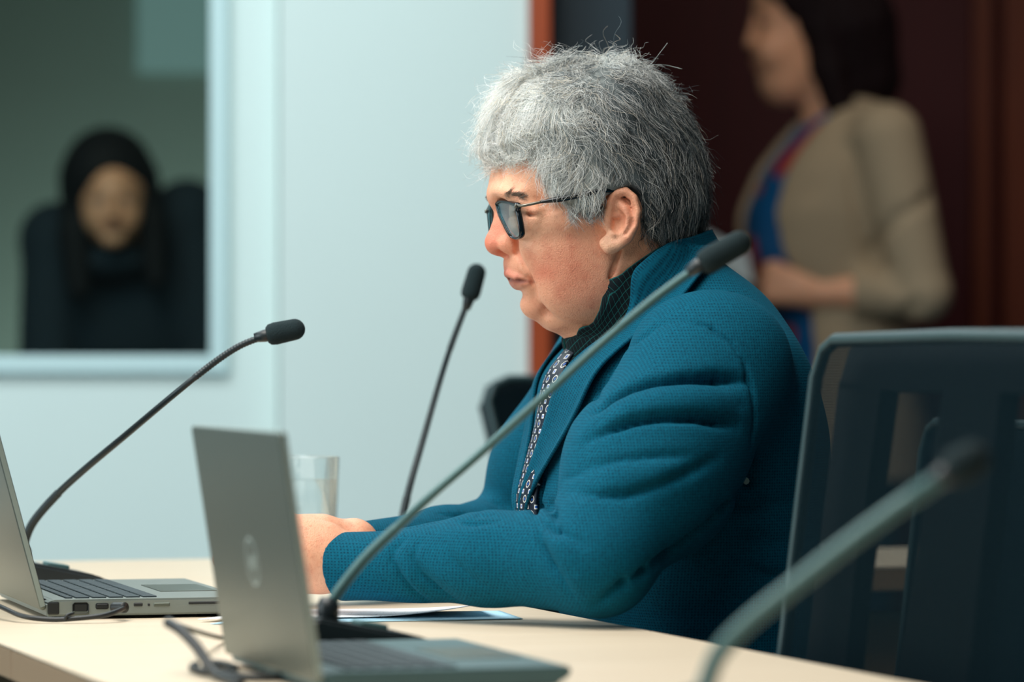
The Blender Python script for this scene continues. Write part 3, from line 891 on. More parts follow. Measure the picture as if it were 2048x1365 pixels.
def head_f(Pn):
    c = Pn[:, 2]
    a0, Af, Ab, Bh, ex = [np.interp(c, _hc, q) for q in _ht]
    dx = Pn[:, 0] - a0
    A_ = np.where(dx > 0, Af, Ab); ex = np.where(dx > 0, ex, 2.2)
    r = ((np.abs(dx) / A_) ** ex + (np.abs(Pn[:, 1]) / Bh) ** ex + 1e-9) ** (1 / ex)
    d = (r - 1) * np.minimum(A_, Bh)
    return smax(d, np.maximum(c - _hc[-1], _hc[0] - c), 0.004).astype(np.float32)
head_f.bb = (np.array((-0.12, -0.09, 0.97)), np.array((0.13, 0.09, 1.25)))

def build_body():
    S = Sculpt()
    # ---- skull and face: stations of front, widest point, back and half width, then features
    S.add(head_f, 0.0)
    for s in (1, -1):
        S.add(sd_ell(P(1104, 488, s * 0.043), (0.0280, 0.0170, 0.0240)), 0.022)      # cheek
        S.add(sd_ell(P(1150, 574, s * 0.042), (0.0300, 0.0180, 0.0300)), 0.028)      # jowl
        S.add(sd_cap(P(1082, 446, s * 0.052), P(1180, 430, s * 0.067), 0.007, 0.006), 0.016)  # cheek bone
    S.add(sd_ell(P(1053, 530), (0.0190, 0.0310, 0.0200)), 0.014); S.add(sd_ell(P(1060, 566), (0.0150, 0.0250, 0.0140)), 0.010)          # muzzle
    S.add(sd_ell(P(1075, 606), (0.0163, 0.0200, 0.0160)), 0.008)          # chin
    S.add(sd_ell(P(1140, 630), (0.0300, 0.0380, 0.0175), (0, 0.10, 0)), 0.008)   # double chin
    # neck
    S.add(sd_cap(P(1268, 440), P(1258, 650), 0.0560, 0.0600), 0.014)
    S.add(sd_cap(P(1312, 430), P(1338, 600), 0.0310, 0.0420), 0.015)
    # brow ridge
    for s in (1, -1):
        S.add(sd_chain([P(1005, 394, 0.0), P(1004, 391, s * 0.016), P(1014, 390, s * 0.032), P(1036, 396, s * 0.046)], [0.0085, 0.0088, 0.0082, 0.0070]), 0.016)
    # eye sockets
    for s in (1, -1):
        S.sub(sd_ell(P(1012, 429, s * 0.038), (0.0160, 0.0190, 0.0105)), 0.014)
        S.sub(sd_ell(P(1000, 440, s * 0.020), (0.0120, 0.0090, 0.0170)), 0.014)
        ec = P(1048, 428, s * 0.036)
        S.add(sd_ell(ec, (0.0120,) * 3), 0.001)
        lid = Sculpt(); lid.add(sd_ell(ec + np.array((-0.0003, 0, 0), np.float32), (0.0134, 0.0138, 0.0132)))
        lid.sub(sd_ell(ec + np.array((0.010, s * 0.003, -0.0030), np.float32), (0.0120, 0.0150, 0.0024)), 0.0012)
        S.add(lid, 0.003)
        S.sub(sd_chain([P(1018, 414, s * 0.026), P(1020, 410, s * 0.038), P(1046, 413, s * 0.050), P(1064, 425, s * 0.056)], [0.0006, 0.0010, 0.0010, 0.0006]), 0.004)
        S.add(sd_chain([P(1034, 409, s * 0.040), P(1052, 413, s * 0.050), P(1070, 424, s * 0.058)], [0.0050, 0.0055, 0.0040]), 0.010)
        S.add(sd_chain([P(1028, 450, s * 0.026), P(1036, 456, s * 0.040), P(1060, 450, s * 0.054)], [0.0048, 0.0058, 0.0050]), 0.010)
        S.sub(sd_chain([P(1058, 430, s * 0.056), P(1074, 433, s * 0.064), P(1092, 431, s * 0.068)], [0.0008, 0.0012, 0.0006]), 0.004)
    # nose
    S.add(sd_chain([P(1011, 400), P(1014, 424), P(1000, 456), P(995, 484)], [0.0070, 0.0072, 0.0085, 0.0100]), 0.010)
    S.add(sd_ell(P(992, 486), (0.0098, 0.0100, 0.0108)), 0.005)
    for s in (1, -1):
        S.add(sd_cap(P(1016, 440, s * 0.005), P(1020, 480, s * 0.010), 0.0070, 0.0085), 0.010)
        S.add(sd_ell(P(1019, 491, s * 0.0140), (0.0108, 0.0062, 0.0085), (0, -0.3, 0)), 0.0035)
        S.sub(sd_ell(P(1007, 508, s * 0.0095), (0.0078, 0.0040, 0.0052), (0, 0.25, 0)), 0.002)
        S.sub(sd_chain([P(1032, 478, s * 0.0190), P(1038, 494, s * 0.0215), P(1034, 507, s * 0.0195)], [0.0006, 0.0010, 0.0006]), 0.006)
        # nasolabial fold
        S.sub(sd_chain([P(1036, 500, s * 0.024), P(1046, 520, s * 0.032), P(1056, 545, s * 0.036), P(1060, 565, s * 0.036)], [0.0006, 0.0010, 0.0010, 0.0004]), 0.007)
        # marionette / chin fold
        S.sub(sd_chain([P(1102, 598, s * 0.030), P(1099, 614, s * 0.028), P(1090, 628, s * 0.020)], [0.0018, 0.0032, 0.0012]), 0.008)
        S.sub(sd_chain([P(1062, 562, s * 0.032), P(1070, 578, s * 0.034), P(1066, 592, s * 0.028)], [0.0012, 0.0018, 0.0010]), 0.009)
    S.sub(sd_cap(P(1036, 588, -0.018), P(1036, 588, 0.018), 0.0028), 0.010)
    # philtrum, lips
    S.add(sd_cap(P(1000, 503), P(1018, 508), 0.0034, 0.0044), 0.004)
    for s in (1, -1):
        S.add(sd_chain([P(1019, 547, 0.0), P(1020, 548, s * 0.009), P(1034, 555, s * 0.021), P(1056, 562, s * 0.029)], [0.0044, 0.0043, 0.0036, 0.0015]), 0.0030)
        S.add(sd_chain([P(1037, 566, 0.0), P(1038, 566, s * 0.009), P(1047, 566, s * 0.020), P(1058, 564, s * 0.028)], [0.0056, 0.0054, 0.0044, 0.0015]), 0.0030)
        S.sub(sd_chain([P(1016, 558, 0.0), P(1019, 558, s * 0.010), P(1038, 561, s * 0.023), P(1060, 564, s * 0.033)], [0.0010, 0.0010, 0.0014, 0.0012]), 0.0025)
    # neck creases by the jaw
    for s in (1, -1):
        S.sub(sd_chain([P(1240, 500, s * 0.066), P(1226, 540, s * 0.066), P(1208, 575, s * 0.060)], [0.0006, 0.0016, 0.0010]), 0.006)
    # ears
    for s in (1, -1):
        e = lambda px, py, b: P(px, py, s * b) if s > 0 else mir(P(px, py, b))
        S.add(sd_ell(e(1242, 436, 0.0785), (0.0150, 0.0050, 0.0255), (0.10 * s, 0.12, -0.42 * s)), 0.006)
        S.add(sd_ell(e(1222, 488, 0.0760), (0.0085, 0.0042, 0.0090)), 0.006)
        S.add(sd_chain([e(1221, 424, 0.0775), e(1222, 404, 0.0800), e(1231, 388, 0.0830), e(1251, 383, 0.0865), e(1267, 396, 0.0895), e(1274, 424, 0.0905), e(1269, 452, 0.0880), e(1254, 475, 0.0840), e(1236, 490, 0.0795), e(1218, 494, 0.0765), e(1209, 487, 0.0750)],
                       [0.0040, 0.0044, 0.0042, 0.0040, 0.0038, 0.0038, 0.0037, 0.0040, 0.0048, 0.0056, 0.0046]), 0.0035)
        S.sub(sd_chain([e(1239, 399, 0.0905), e(1254, 397, 0.0930), e(1263, 415, 0.0930), e(1262, 445, 0.0910), e(1251, 465, 0.0870)], [0.0042, 0.0040, 0.0034, 0.0034, 0.0022]), 0.003)
        S.add(sd_chain([e(1236, 404, 0.0800), e(1250, 418, 0.0850), e(1256, 434, 0.0865), e(1252, 452, 0.0855), e(1240, 462, 0.0830), e(1228, 466, 0.0805)], [0.0040, 0.0042, 0.0038, 0.0036, 0.0034, 0.0038]), 0.0035)
        S.sub(sd_ell(e(1233, 444, 0.0850), (0.0075, 0.0085, 0.0105), (0, 0.15, 0)), 0.003)
        S.sub(sd_chain([e(1232, 428, 0.0845), e(1244, 436, 0.0860)], [0.0034, 0.0026]), 0.003)
        S.add(sd_ell(e(1214, 442, 0.0765), (0.0050, 0.0050, 0.0085), (0, 0.1, 0)), 0.004)
        S.add(sd_cap(e(1214, 424, 0.0755), e(1234, 433, 0.0790), 0.0034, 0.0020), 0.003)
    # ---- hidden core of the trunk and limbs
    S.add(sd_cap(P(1330, 600), P(1350, 900), 0.062, 0.085), 0.02)
    S.add(sd_cap(P(1350, 900), P(1385, 1420), 0.085, 0.10), 0.03)
    for sh, el, wr in ((shL, elL, wrL), (shR, elR, wrR)):
        S.add(sd_cap(P(1350, 720), sh, 0.05, 0.045), 0.03)
        S.add(sd_cap(sh, el, 0.036, 0.027), 0.02)
        S.add(sd_cap(el, el + (wr - el) * 0.35, 0.027, 0.025), 0.02)
        S.add(sd_cap(el + (wr - el) * 0.35, wr, 0.025, 0.0220), 0.02)
    fl = (wrL - elL); fl /= np.linalg.norm(fl)
    hand_ops(S, wrL + fl * 0.012 + np.array((0, 0, 0.008)), (0.93, -0.12, 0.09), (0.05, 0.0, 1), (0.1, -1, 0))
    fr = (wrR - elR); fr /= np.linalg.norm(fr)
    hand_ops(S, wrR + fr * 0.012 + np.array((0, 0, 0.012)), (0.95, 0.05, -0.10), (0.15, 0.25, 1), (0.1, 1, 0))
    return S

def paint_man(V):
    base = np.array(s2l((240, 178, 144))); red = np.array(s2l((218, 100, 76))); pale = np.array(s2l((250, 202, 168)))
    n = len(V); c = np.tile(base, (n, 1))
    def blob(p, r, col, k=1.0):
        d2 = (((V - p) / np.array(r)) ** 2).sum(1); w = (k * np.exp(-d2))[:, None]
        c[:] = c * (1 - w) + np.array(col) * w
    for s in (1, -1):
        blob(P(1110, 510, s * 0.06), (0.032, 0.03, 0.030), red, 0.30)
        blob(P(1160, 570, s * 0.06), (0.030, 0.03, 0.030), red, 0.28)
        blob(P(1085, 545, s * 0.055), (0.010, 0.02, 0.008), red, 0.40)
        blob(P(1255, 425, s * 0.088), (0.020, 0.008, 0.03), red, 0.25)
        blob(P(1220, 490, s * 0.078), (0.012, 0.01, 0.012), pale, 0.6)
        blob(P(1075, 470, s * 0.055), (0.022, 0.02, 0.016), pale, 0.45)
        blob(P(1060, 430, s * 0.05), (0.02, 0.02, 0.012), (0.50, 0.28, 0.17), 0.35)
        blob(P(1102, 612, s * 0.03), (0.006, 0.01, 0.010), (0.36, 0.18, 0.11), 0.4)
    blob(P(990, 486), (0.022, 0.018, 0.020), red, 0.70)
    blob(P(1008, 460), (0.022, 0.015, 0.030), red, 0.35)
    blob(P(1075, 605), (0.016, 0.022, 0.016), red, 0.35)
    blob(P(1075, 330), (0.05, 0.06, 0.03), pale, 0.45)
    for s in (1, -1):
        for px, py, b, r in ((1018, 548, 0.0, 0.0055), (1020, 549, 0.009, 0.0055), (1034, 556, 0.021, 0.0045), (1034, 568, 0.0, 0.0052), (1035, 568, 0.010, 0.0052), (1046, 567, 0.020, 0.0040)):
            blob(P(px, py, s * b), (r * 1.5, r * 1.7, r * 1.05), s2l((172, 84, 74)), 0.75)
        # eye: white, iris, pupil
        e = P(1048, 428, s * 0.036); d = np.sqrt(((V - e) ** 2).sum(1))
        m = (d < 0.01235) & (np.abs(V[:, 2] - e[2] + 0.003) < 0.006)
        c[m] = s2l((214, 206, 196))
        look = e + np.array((0.0114, 0.0, -0.0035)); dl = np.sqrt(((V - look) ** 2).sum(1))
        c[m & (dl < 0.0058)] = s2l((66, 74, 70)); c[m & (dl < 0.0026)] = s2l((12, 14, 14))
        c[m & (dl >= 0.0058) & (V[:, 0] < e[0] + 0.004)] = s2l((170, 120, 100))
    for s in (1, -1):
        for q in np.linspace(0, 1, 9):
            blob(P(1016 + 44 * q, 558 + 6 * q, s * 0.033 * q), (0.007, 0.007, 0.0014), s2l((120, 52, 46)), 0.5)
    for s in (1, -1):
        for q in np.linspace(0, 1, 9):
            blob(P(1034 + 34 * q, 424 + 8 * q * q, s * (0.044 + 0.012 * q)), (0.005, 0.006, 0.0013), s2l((70, 42, 34)), 0.6 * (1 - 0.6 * q))
    # scalp under the hair, stubble shade
    hands = V[:, 2] < 0.86
    c[hands] = c[hands] * 0.85 + np.array(s2l((232, 160, 128))) * 0.15
    return c

BODY = build_body()
V, Q = mesh_sdf(BODY, (-0.30, -0.36, 0.48), (0.47, 0.36, 1.27), 0.0016, B=8)
body = from_arrays('body', V, Q, M_skin, man, True, paint_man(V))

# ------------------------------------------------------------------ jacket
STN = [(508, 1330, 1400, .045), (530, 1300, 1440, .066), (556, 1272, 1486, .088), (600, 1245, 1536, .118), (640, 1198, 1563, .150), (680, 1150, 1588, .178), (720, 1112, 1606, .190), (760, 1088, 1621, .196), (850, 1076, 1640, .200),
       (950, 1050, 1650, .200), (1000, 1034, 1653, .200), (1060, 1046, 1655, .200), (1110, 1080, 1655, .198), (1250, 1130, 1650, .190), (1450, 1130, 1640, .185), (1650, 1150, 1620, .170)]
def stations():
    rows = []
    for py, xf, xb, Bh in STN:
        h = mm(xb - xf) / 2; A = math.sqrt(max(h * h - (Bh * F1.S) ** 2, 0.0004)) / F1.C
        rows.append((float(P((xf + xb) / 2, py)[2]), float(P((xf + xb) / 2, py)[0]), A, Bh))
    r = np.array(rows[::-1]); cs = np.linspace(r[0, 0], r[-1, 0], 160)
    t = [np.interp(cs, r[:, 0], r[:, k]) for k in (1, 2, 3)]
    kz = np.hanning(17); kz /= kz.sum()
    t = [np.convolve(np.pad(q, 8, mode='edge'), kz, 'valid') for q in t]
    return cs, t
_cs, (_ac, _aA, _aB) = stations()
def torso_f(Pn):
    c = Pn[:, 2]
    ac_, A_, B_ = np.interp(c, _cs, _ac), np.interp(c, _cs, _aA), np.interp(c, _cs, _aB)
    x = np.abs(Pn[:, 0] - ac_) / A_; y = np.abs(Pn[:, 1]) / B_
    r = (x ** 2.15 + y ** 2.15) ** (1 / 2.15)
    d = (r - 1) * np.minimum(A_, B_)
    return np.maximum(d, c - _cs[-1]).astype(np.float32)
def torso_ops(S):
    S.add(torso_f, 0.0)
    return S
TORSO = torso_ops(Sculpt())

def arm(sh, el, wr, s):
    """A jacket sleeve with an open cuff."""
    A = Sculpt()
    k_ = 1.0 if s > 0 else 0.80
    A.add(sd_cap(sh, sh + (el - sh) * 0.55, 0.074 * k_, 0.071 * k_))
    A.add(sd_cap(sh + (el - sh) * 0.55, el, 0.071 * k_, 0.050 * k_), 0.03)
    d = (wr - el) / np.linalg.norm(wr - el)
    mid = el + (wr - el) * 0.42
    F = Sculpt()
    F.add(sd_cap(el, mid, 0.050, 0.0375)); F.add(sd_cap(mid, wr + d * 0.02, 0.0375, 0.0290), 0.02)
    end = wr + d * 0.004
    F.cut(lambda Pn: (Pn - end) @ d.astype(np.float32), 0.002)
    F.sub(sd_cap(wr - d * 0.010, wr + d * 0.05, 0.0238), 0.001)
    A.add(F, 0.012)
    return A
ARML = arm(shL, elL, wrL, 1); ARMR = arm(shR, elR, wrR, -1)
BASEJ = Sculpt(); torso_ops(BASEJ)
BASEJ.add(ARML, 0.014); BASEJ.add(ARMR, 0.014)
BASEJ.cut(lambda Pn: 0.50 - Pn[:, 2], 0.01)

CREASES = [  # photo points, depth, width (m)
    ([(1196, 822), (1220, 800), (1261, 776), (1302, 764), (1370, 756), (1438, 755), (1490, 762)], 0.016, 0.0090),
    ([(1410, 776), (1450, 778), (1480, 784)], 0.002, 0.008),
    ([(1179, 884), (1220, 860), (1268, 843), (1319, 835), (1387, 835), (1438, 843), (1475, 850)], 0.011, 0.0080),
    ([(1168, 940), (1233, 923), (1302, 916), (1394, 911)], 0.005, 0.009),
    ([(1150, 984), (1199, 994), (1250, 993), (1302, 977), (1370, 950), (1440, 915)], 0.006, 0.009),
    ([(1100, 1010), (1107, 1030), (1112, 1058)], 0.010, 0.007),
    ([(1078, 1036), (1095, 1052), (1125, 1070), (1165, 1088)], 0.006, 0.007),
    ([(1074, 1050), (1083, 1090), (1103, 1130), (1146, 1186)], 0.006, 0.006),
    ([(806, 1082), (786, 1100), (783, 1124), (800, 1155), (828, 1184), (860, 1204)], 0.0050, 0.0060),
    ([(838, 1092), (825, 1118), (841, 1150), (888, 1188), (916, 1205)], 0.0050, 0.0065),
    ([(893, 1085), (906, 1120), (936, 1152), (985, 1180)], 0.0030, 0.009),
    ([(800, 1056), (880, 1048)], 0.003, 0.006),
    ([(880, 1030), (930, 1034), (990, 1036)], 0.004, 0.006),
    ([(905, 1048), (950, 1052), (995, 1048)], 0.004, 0.006),
    ([(975, 1004), (1000, 1012), (1015, 1014)], 0.005, 0.006),
    ([(1367, 638), (1421, 652), (1462, 682), (1490, 723), (1504, 775), (1508, 840), (1500, 900)], 0.0050, 0.0045),
    ([(1350, 642), (1315, 650), (1267, 686), (1222, 738), (1198, 780), (1190, 822)], 0.0040, 0.009),
    ([(1440, 1012), (1500, 1010), (1575, 1008)], 0.006, 0.010),
    ([(1440, 1060), (1510, 1070), (1580, 1092)], 0.005, 0.010),
    ([(1470, 1120), (1530, 1150), (1590, 1165)], 0.004, 0.010),
    ([(1130, 960), (1165, 950)], 0.004, 0.007),
    ([(1514, 900), (1502, 965), (1440, 1034), (1350, 1104), (1250, 1168), (1196, 1206)], 0.012, 0.008),
    ([(1094, 925), (1087, 960), (1079, 1000), (1073, 1030)], 0.010, 0.006),
]
RIDGES = [
    ([(1200, 850), (1260, 818), (1330, 803), (1420, 800), (1480, 812)], 0.006, 0.014),
    ([(1150, 900), (1165, 860)], 0.003, 0.012),
    ([(1160, 1000), (1230, 960), (1310, 950), (1380, 930)], 0.004, 0.014),
    ([(1420, 651), (1458, 678), (1484, 718), (1496, 770)], 0.0025, 0.006),
    ([(1090, 1052), (1120, 1090), (1150, 1150)], 0.005, 0.010),
    ([(795, 1120), (820, 1160), (850, 1190)], 0.003, 0.006),
    ([(850, 1110), (880, 1150), (930, 1190)], 0.003, 0.008),
]
FOLDS = []
for sgn, lst in ((1, CREASES), (-1, RIDGES)):
    for pts, dep, wid in lst:
        pp = []
        for a, b_ in zip(pts[:-1], pts[1:]):
            for t in (0, 0.5): pp.append((a[0] + (b_[0] - a[0]) * t, a[1] + (b_[1] - a[1]) * t))
        pp.append(pts[-1])
        tr = [q for q in F1.trace(BASEJ, pp) if q is not None]
        if len(tr) < 2: continue
        tr = np.array(tr, np.float32); n = len(tr)
        gn = grad(BASEJ, tr, 2e-3); gn /= np.sqrt((gn ** 2).sum(1))[:, None] + 1e-6
        ld = groove_d(tr, gn) if sgn > 0 else line_d(tr); lo = tr.min(0) - 3 * wid; hi = tr.max(0) + 3 * wid
        FOLDS.append((ld, lo, hi, sgn * dep * (0.85 if sgn > 0 else 1.1), wid * (0.62 if sgn > 0 else 1.0), tr[0], tr[-1]))
def fold_disp(Pn):
    out = np.zeros(len(Pn), np.float32)
    if not len(Pn): return out
    plo, phi = Pn.min(0), Pn.max(0)
    for ld, lo, hi, dep, wid, e0, e1 in FOLDS:
        if (plo > hi).any() or (phi < lo).any(): continue
        m = ((Pn > lo) & (Pn < hi)).all(1)
        if not m.any(): continue
        q = Pn[m]; d = ld(q)
        en = np.minimum(((q - e0) ** 2).sum(1), ((q - e1) ** 2).sum(1)); fade = 0.2 + 0.8 * np.clip(np.sqrt(en) / 0.028, 0, 1)
        out[m] += dep * fade * (np.exp(-(d / wid) ** 2) if dep < 0 else 0.55 * np.exp(-(d / wid) ** 2) + 0.75 * np.exp(-d / (wid * 0.75)))
    # soft overall unevenness of the cloth
    x, y, z = Pn[:, 0], Pn[:, 1], Pn[:, 2]
    out += 0.0012 * np.sin(31 * x + 17 * z + 2.1 * np.sin(23 * y)) + 0.0009 * np.sin(47 * z - 29 * x + 13 * y)
    return out
JACKET = Sculpt(); JACKET.ops = list(BASEJ.ops); JACKET.disp(fold_disp)
V, Q = mesh_sdf(JACKET, (-0.36, -0.40, 0.49), (0.40, 0.40, 1.10), 0.0026, B=8)
jacket = from_arrays('jacket', V, Q, M_jacket, man, True)
tag(jacket, 'teal blue wool jacket')

# ---- bands lofted between two edges given by photo points (px, py, sideways offset)
def loft(e1, e2, ns, nt_, fn):
    A = np.array([P(*p) for p in e1], float); Bq = np.array([P(*p) for p in e2], float)
    def res(E):
        E = np.array(smooth_path(E, 10)); L = np.concatenate([[0], np.cumsum(np.sqrt((np.diff(E, axis=0) ** 2).sum(1)))]) ; L /= L[-1]
        t = np.linspace(0, 1, ns + 1); return np.stack([np.interp(t, L, E[:, k]) for k in range(3)], 1)
    A = res(A); Bq = res(Bq)
    t = np.linspace(0, 1, nt_ + 1)
    G = A[:, None, :] * (1 - t)[None, :, None] + Bq[:, None, :] * t[None, :, None]
    G = fn(G.reshape(-1, 3).astype(np.float32), np.repeat(np.linspace(0, 1, ns + 1), nt_ + 1), np.tile(t, ns + 1)).reshape(ns + 1, nt_ + 1, 3)
    F = []
    for i in range(ns):
        for j in range(nt_):
            k = i * (nt_ + 1) + j; F.append((k, k + 1, k + nt_ + 2, k + nt_ + 1))
    ls = np.concatenate([[0], np.cumsum(np.sqrt((np.diff(G.mean(1), axis=0) ** 2).sum(1)))])
    lt = np.concatenate([[0], np.cumsum(np.sqrt((np.diff(G.mean(0), axis=0) ** 2).sum(1)))])
    UV = np.stack([np.repeat(ls, nt_ + 1), np.tile(lt, ns + 1)], 1)
    return G.reshape(-1, 3), np.array(F), UV

def solid(o, th, off=1.0):
    md = o.modifiers.new('thickness', 'SOLIDIFY'); md.thickness = th; md.offset = off; return o

def band(name, e1, e2, ns, nt_, fn, mat, parent, th, both=True):
    """A band on both sides of the body in one mesh."""
    Vb, Fb, UVb = loft(e1, e2, ns, nt_, fn)
    if both:
        V2 = Vb * np.array((1, -1, 1)); n = len(Vb)
        Vb = np.concatenate([Vb, V2]); Fb = np.concatenate([Fb, Fb[:, ::-1] + n]); UVb = np.concatenate([UVb, UVb])
    o = from_arrays(name, Vb, Fb, mat, parent, True, None, UVb)
    # make the faces look outwards
    me = o.data
    c = np.array([0.0, 0.0, 0.0])
    return solid(o, th)

# shirt: collar and front, dark green-black cloth with a fine teal check
M_shirt, nt, b = new_mat('dark_checked_shirt')
tc = N(nt, 'ShaderNodeTexCoord'); sp = N(nt, 'ShaderNodeSeparateXYZ'); nt.links.new(tc.outputs['UV'], sp.inputs[0])
def stripes(sock, period, w):
    fr = math_node(nt, 'FRACT', math_node(nt, 'MULTIPLY', sock, 1.0 / period)); return math_node(nt, 'LESS_THAN', fr, w)
ln = math_node(nt, 'MAXIMUM', stripes(sp.outputs[0], 0.0050, 0.07), stripes(sp.outputs[1], 0.0050, 0.09))
nt.links.new(mixc(nt, ln, s2l((8, 22, 28)), s2l((26, 92, 92))), b.inputs['Base Color']); b.inputs['Roughness'].default_value = 0.8
b.inputs['Specular IOR Level'].default_value = 0.2

def keep(G, s, t): return G
U_ = [(1157, 668, 0.002), (1163, 648, 0.018), (1172, 624, 0.032), (1192, 591, 0.049), (1218, 566, 0.060), (1256, 535, 0.067), (1296, 506, 0.065), (1332, 482, 0.055), (1372, 470, 0.030), (1390, 468, 0.0)]
L_ = [(1174, 716, 0.004), (1188, 706, 0.026), (1208, 686, 0.045), (1236, 650, 0.060), (1264, 616, 0.069), (1296, 582, 0.072), (1330, 548, 0.070), (1360, 522, 0.060), (1392, 498, 0.034), (1402, 494, 0.0)]
def collar_fn(G, s, t):
    # roll outwards over a stand, always clear of the neck
    d = BODY(G); g = grad(BODY, G, 2e-3); g /= np.sqrt((g ** 2).sum(1))[:, None] + 1e-6
    need = 0.0022 + 0.003 * t
    push = np.maximum(need - d, 0)
    return G + g * push[:, None]
shirt = band('shirt', U_, L_, 60, 10, collar_fn, M_shirt, man, 0.0016)
tag(shirt, 'dark shirt with a fine teal check')

# shirt front and tie are laid over the chest
def front_at(bv, cv, f):
    """Forward coordinate of the chest surface at (sideways, height)."""
    n = len(bv); lo = np.full(n, 0.0, np.float32); hi = np.full(n, 0.32, np.float32)
    for _ in range(26):
        m = (lo + hi) / 2; d = f(np.stack([m, bv, cv], 1).astype(np.float32)); lo = np.where(d < 0, m, lo); hi = np.where(d < 0, hi, m)
    return (lo + hi) / 2
def front_patch(name, half, c0, c1, off, mat, parent, nb=24, nc=60, skew=None, bulge=0.0, th=0.002):
    cs = np.linspace(c0, c1, nc + 1); V_, UV_ = [], []
    for j, cv in enumerate(cs):
        hw = half(j / nc); mid = skew(j / nc) if skew else 0.0
        bb = np.linspace(-1, 1, nb + 1)
        bv = (mid + bb * hw).astype(np.float32); cc = np.full(nb + 1, cv, np.float32)
        av = front_at(bv, cc, TORSO) + off + bulge * (1 - bb ** 2)
        for a_, b_ in zip(av, bv): V_.append((a_, b_, cv)); UV_.append((b_, cv))
    F_ = []
    for j in range(nc):
        for i in range(nb):
            k = j * (nb + 1) + i; F_.append((k, k + 1, k + nb + 2, k + nb + 1))
    o = from_arrays(name, V_, F_, mat, parent, True, None, np.array(UV_)); return solid(o, th)
cT = float(P(1160, 676)[2]); cB = float(P(1045, 1050)[2])
front_patch('shirt_front', lambda t: 0.062 * (1 - t) + 0.012 * t, cT + 0.004, cB, 0.0010, M_shirt, shirt)

M_tie, nt, b = new_mat('patterned_tie')
tc = N(nt, 'ShaderNodeTexCoord'); mp = N(nt, 'ShaderNodeMapping'); mp.inputs['Scale'].default_value = (1 / 0.0130, 1 / 0.0138, 1)
nt.links.new(tc.outputs['UV'], mp.inputs[0])
def cell(offx, offy):
    ad = N(nt, 'ShaderNodeVectorMath'); ad.operation = 'ADD'; ad.inputs[1].default_value = (offx, offy, 0); nt.links.new(mp.outputs[0], ad.inputs[0])
    fr = N(nt, 'ShaderNodeVectorMath'); fr.operation = 'FRACTION'; nt.links.new(ad.outputs[0], fr.inputs[0])
    s = N(nt, 'ShaderNodeSeparateXYZ'); nt.links.new(fr.outputs[0], s.inputs[0])
    x = math_node(nt, 'ABSOLUTE', math_node(nt, 'SUBTRACT', s.outputs[0], 0.5)); y = math_node(nt, 'ABSOLUTE', math_node(nt, 'SUBTRACT', s.outputs[1], 0.5))
    return x, y
def ring(d, a, c): return math_node(nt, 'MULTIPLY', math_node(nt, 'GREATER_THAN', d, a), math_node(nt, 'LESS_THAN', d, c))
x, y = cell(0, 0)
dm = math_node(nt, 'ADD', x, y)
lob = math_node(nt, 'ADD', math_node(nt, 'MULTIPLY', math_node(nt, 'MAXIMUM', x, y), 0.55), math_node(nt, 'MULTIPLY', dm, 0.55))
white = ring(lob, 0.235, 0.300); blue = math_node(nt, 'LESS_THAN', dm, 0.11)
x2, y2 = cell(0.5, 0.5); mx2 = math_node(nt, 'MAXIMUM', x2, y2)
white2 = ring(mx2, 0.085, 0.15); blue2 = math_node(nt, 'LESS_THAN', mx2, 0.085)
c = mixc(nt, math_node(nt, 'MAXIMUM', white, white2), s2l((8, 26, 44)), s2l((232, 236, 232)))
c = mixc(nt, math_node(nt, 'MAXIMUM', blue, blue2), c, s2l((30, 96, 190)))
nt.links.new(c, b.inputs['Base Color']); b.inputs['Roughness'].default_value = 0.5
def tie_w(t): return 0.0200 + 0.004 * math.exp(-((t - 0.03) / 0.05) ** 2) - 0.006 * math.exp(-((t - 0.13) / 0.04) ** 2) + 0.020 * t
tie = front_patch('tie', tie_w, cT + 0.006, cB, 0.0040, M_tie, man, 24, 80, None, 0.006, 0.003)
tag(tie, 'dark tie with small white and blue medallions')

# jacket collar and lapels
J1 = [(1400, 474, 0.0), (1386, 474, 0.034), (1352, 480, 0.064), (1324, 494, 0.078), (1292, 519, 0.086), (1258, 552, 0.089), (1234, 586, 0.087), (1212, 619, 0.083), (1194, 651, 0.075), (1179, 684, 0.065), (1166, 720, 0.055), (1150, 766, 0.042), (1126, 822, 0.031), (1100, 880, 0.021), (1078, 935, 0.013), (1060, 985, 0.008), (1046, 1040, 0.004)]
J2 = [(1446, 512, 0.0), (1438, 524, 0.042), (1408, 556, 0.088), (1360, 596, 0.112), (1310, 628, 0.120), (1270, 664, 0.120), (1236, 704, 0.116), (1222, 744, 0.108), (1208, 790, 0.098), (1192, 838, 0.085), (1170, 888, 0.070), (1142, 935, 0.054), (1112, 980, 0.038), (1084, 1020, 0.022), (1060, 1056, 0.010)]
def lapel_fn(G, s, t):
    G = G.copy()
    for _ in range(4):
        d = TORSO(G); g = grad(TORSO, G, 2e-3); g /= np.sqrt((g ** 2).sum(1))[:, None] + 1e-6
        low = np.clip((s - 0.33) / 0.30, 0, 1); low = low * low * (3 - 2 * low)
        off = 0.0065 + 0.0045 * np.exp(-(t / 0.25) ** 2) + 0.0035 * np.exp(-((t - 1) / 0.12) ** 2)
        free = (1 - low) * np.clip(1 - t / 0.55, 0, 1)
        mv = off - d
        mv = np.where(mv > 0, mv, mv * (1 - free))
        # keep clear of the shirt collar
        G = G + g * mv[:, None]
        db = BODY(G); gb = grad(BODY, G, 2e-3); gb /= np.sqrt((gb ** 2).sum(1))[:, None] + 1e-6
        G = G + gb * np.clip(0.0095 - db, 0, 0.01)[:, None]
    return G
lap = band('lapel', J1, J2, 110, 16, lapel_fn, cloth_mat('teal_birdseye_lapel', (0, 28, 47), (0, 92, 117), 0.0026, attr=True), jacket, 0.0028)
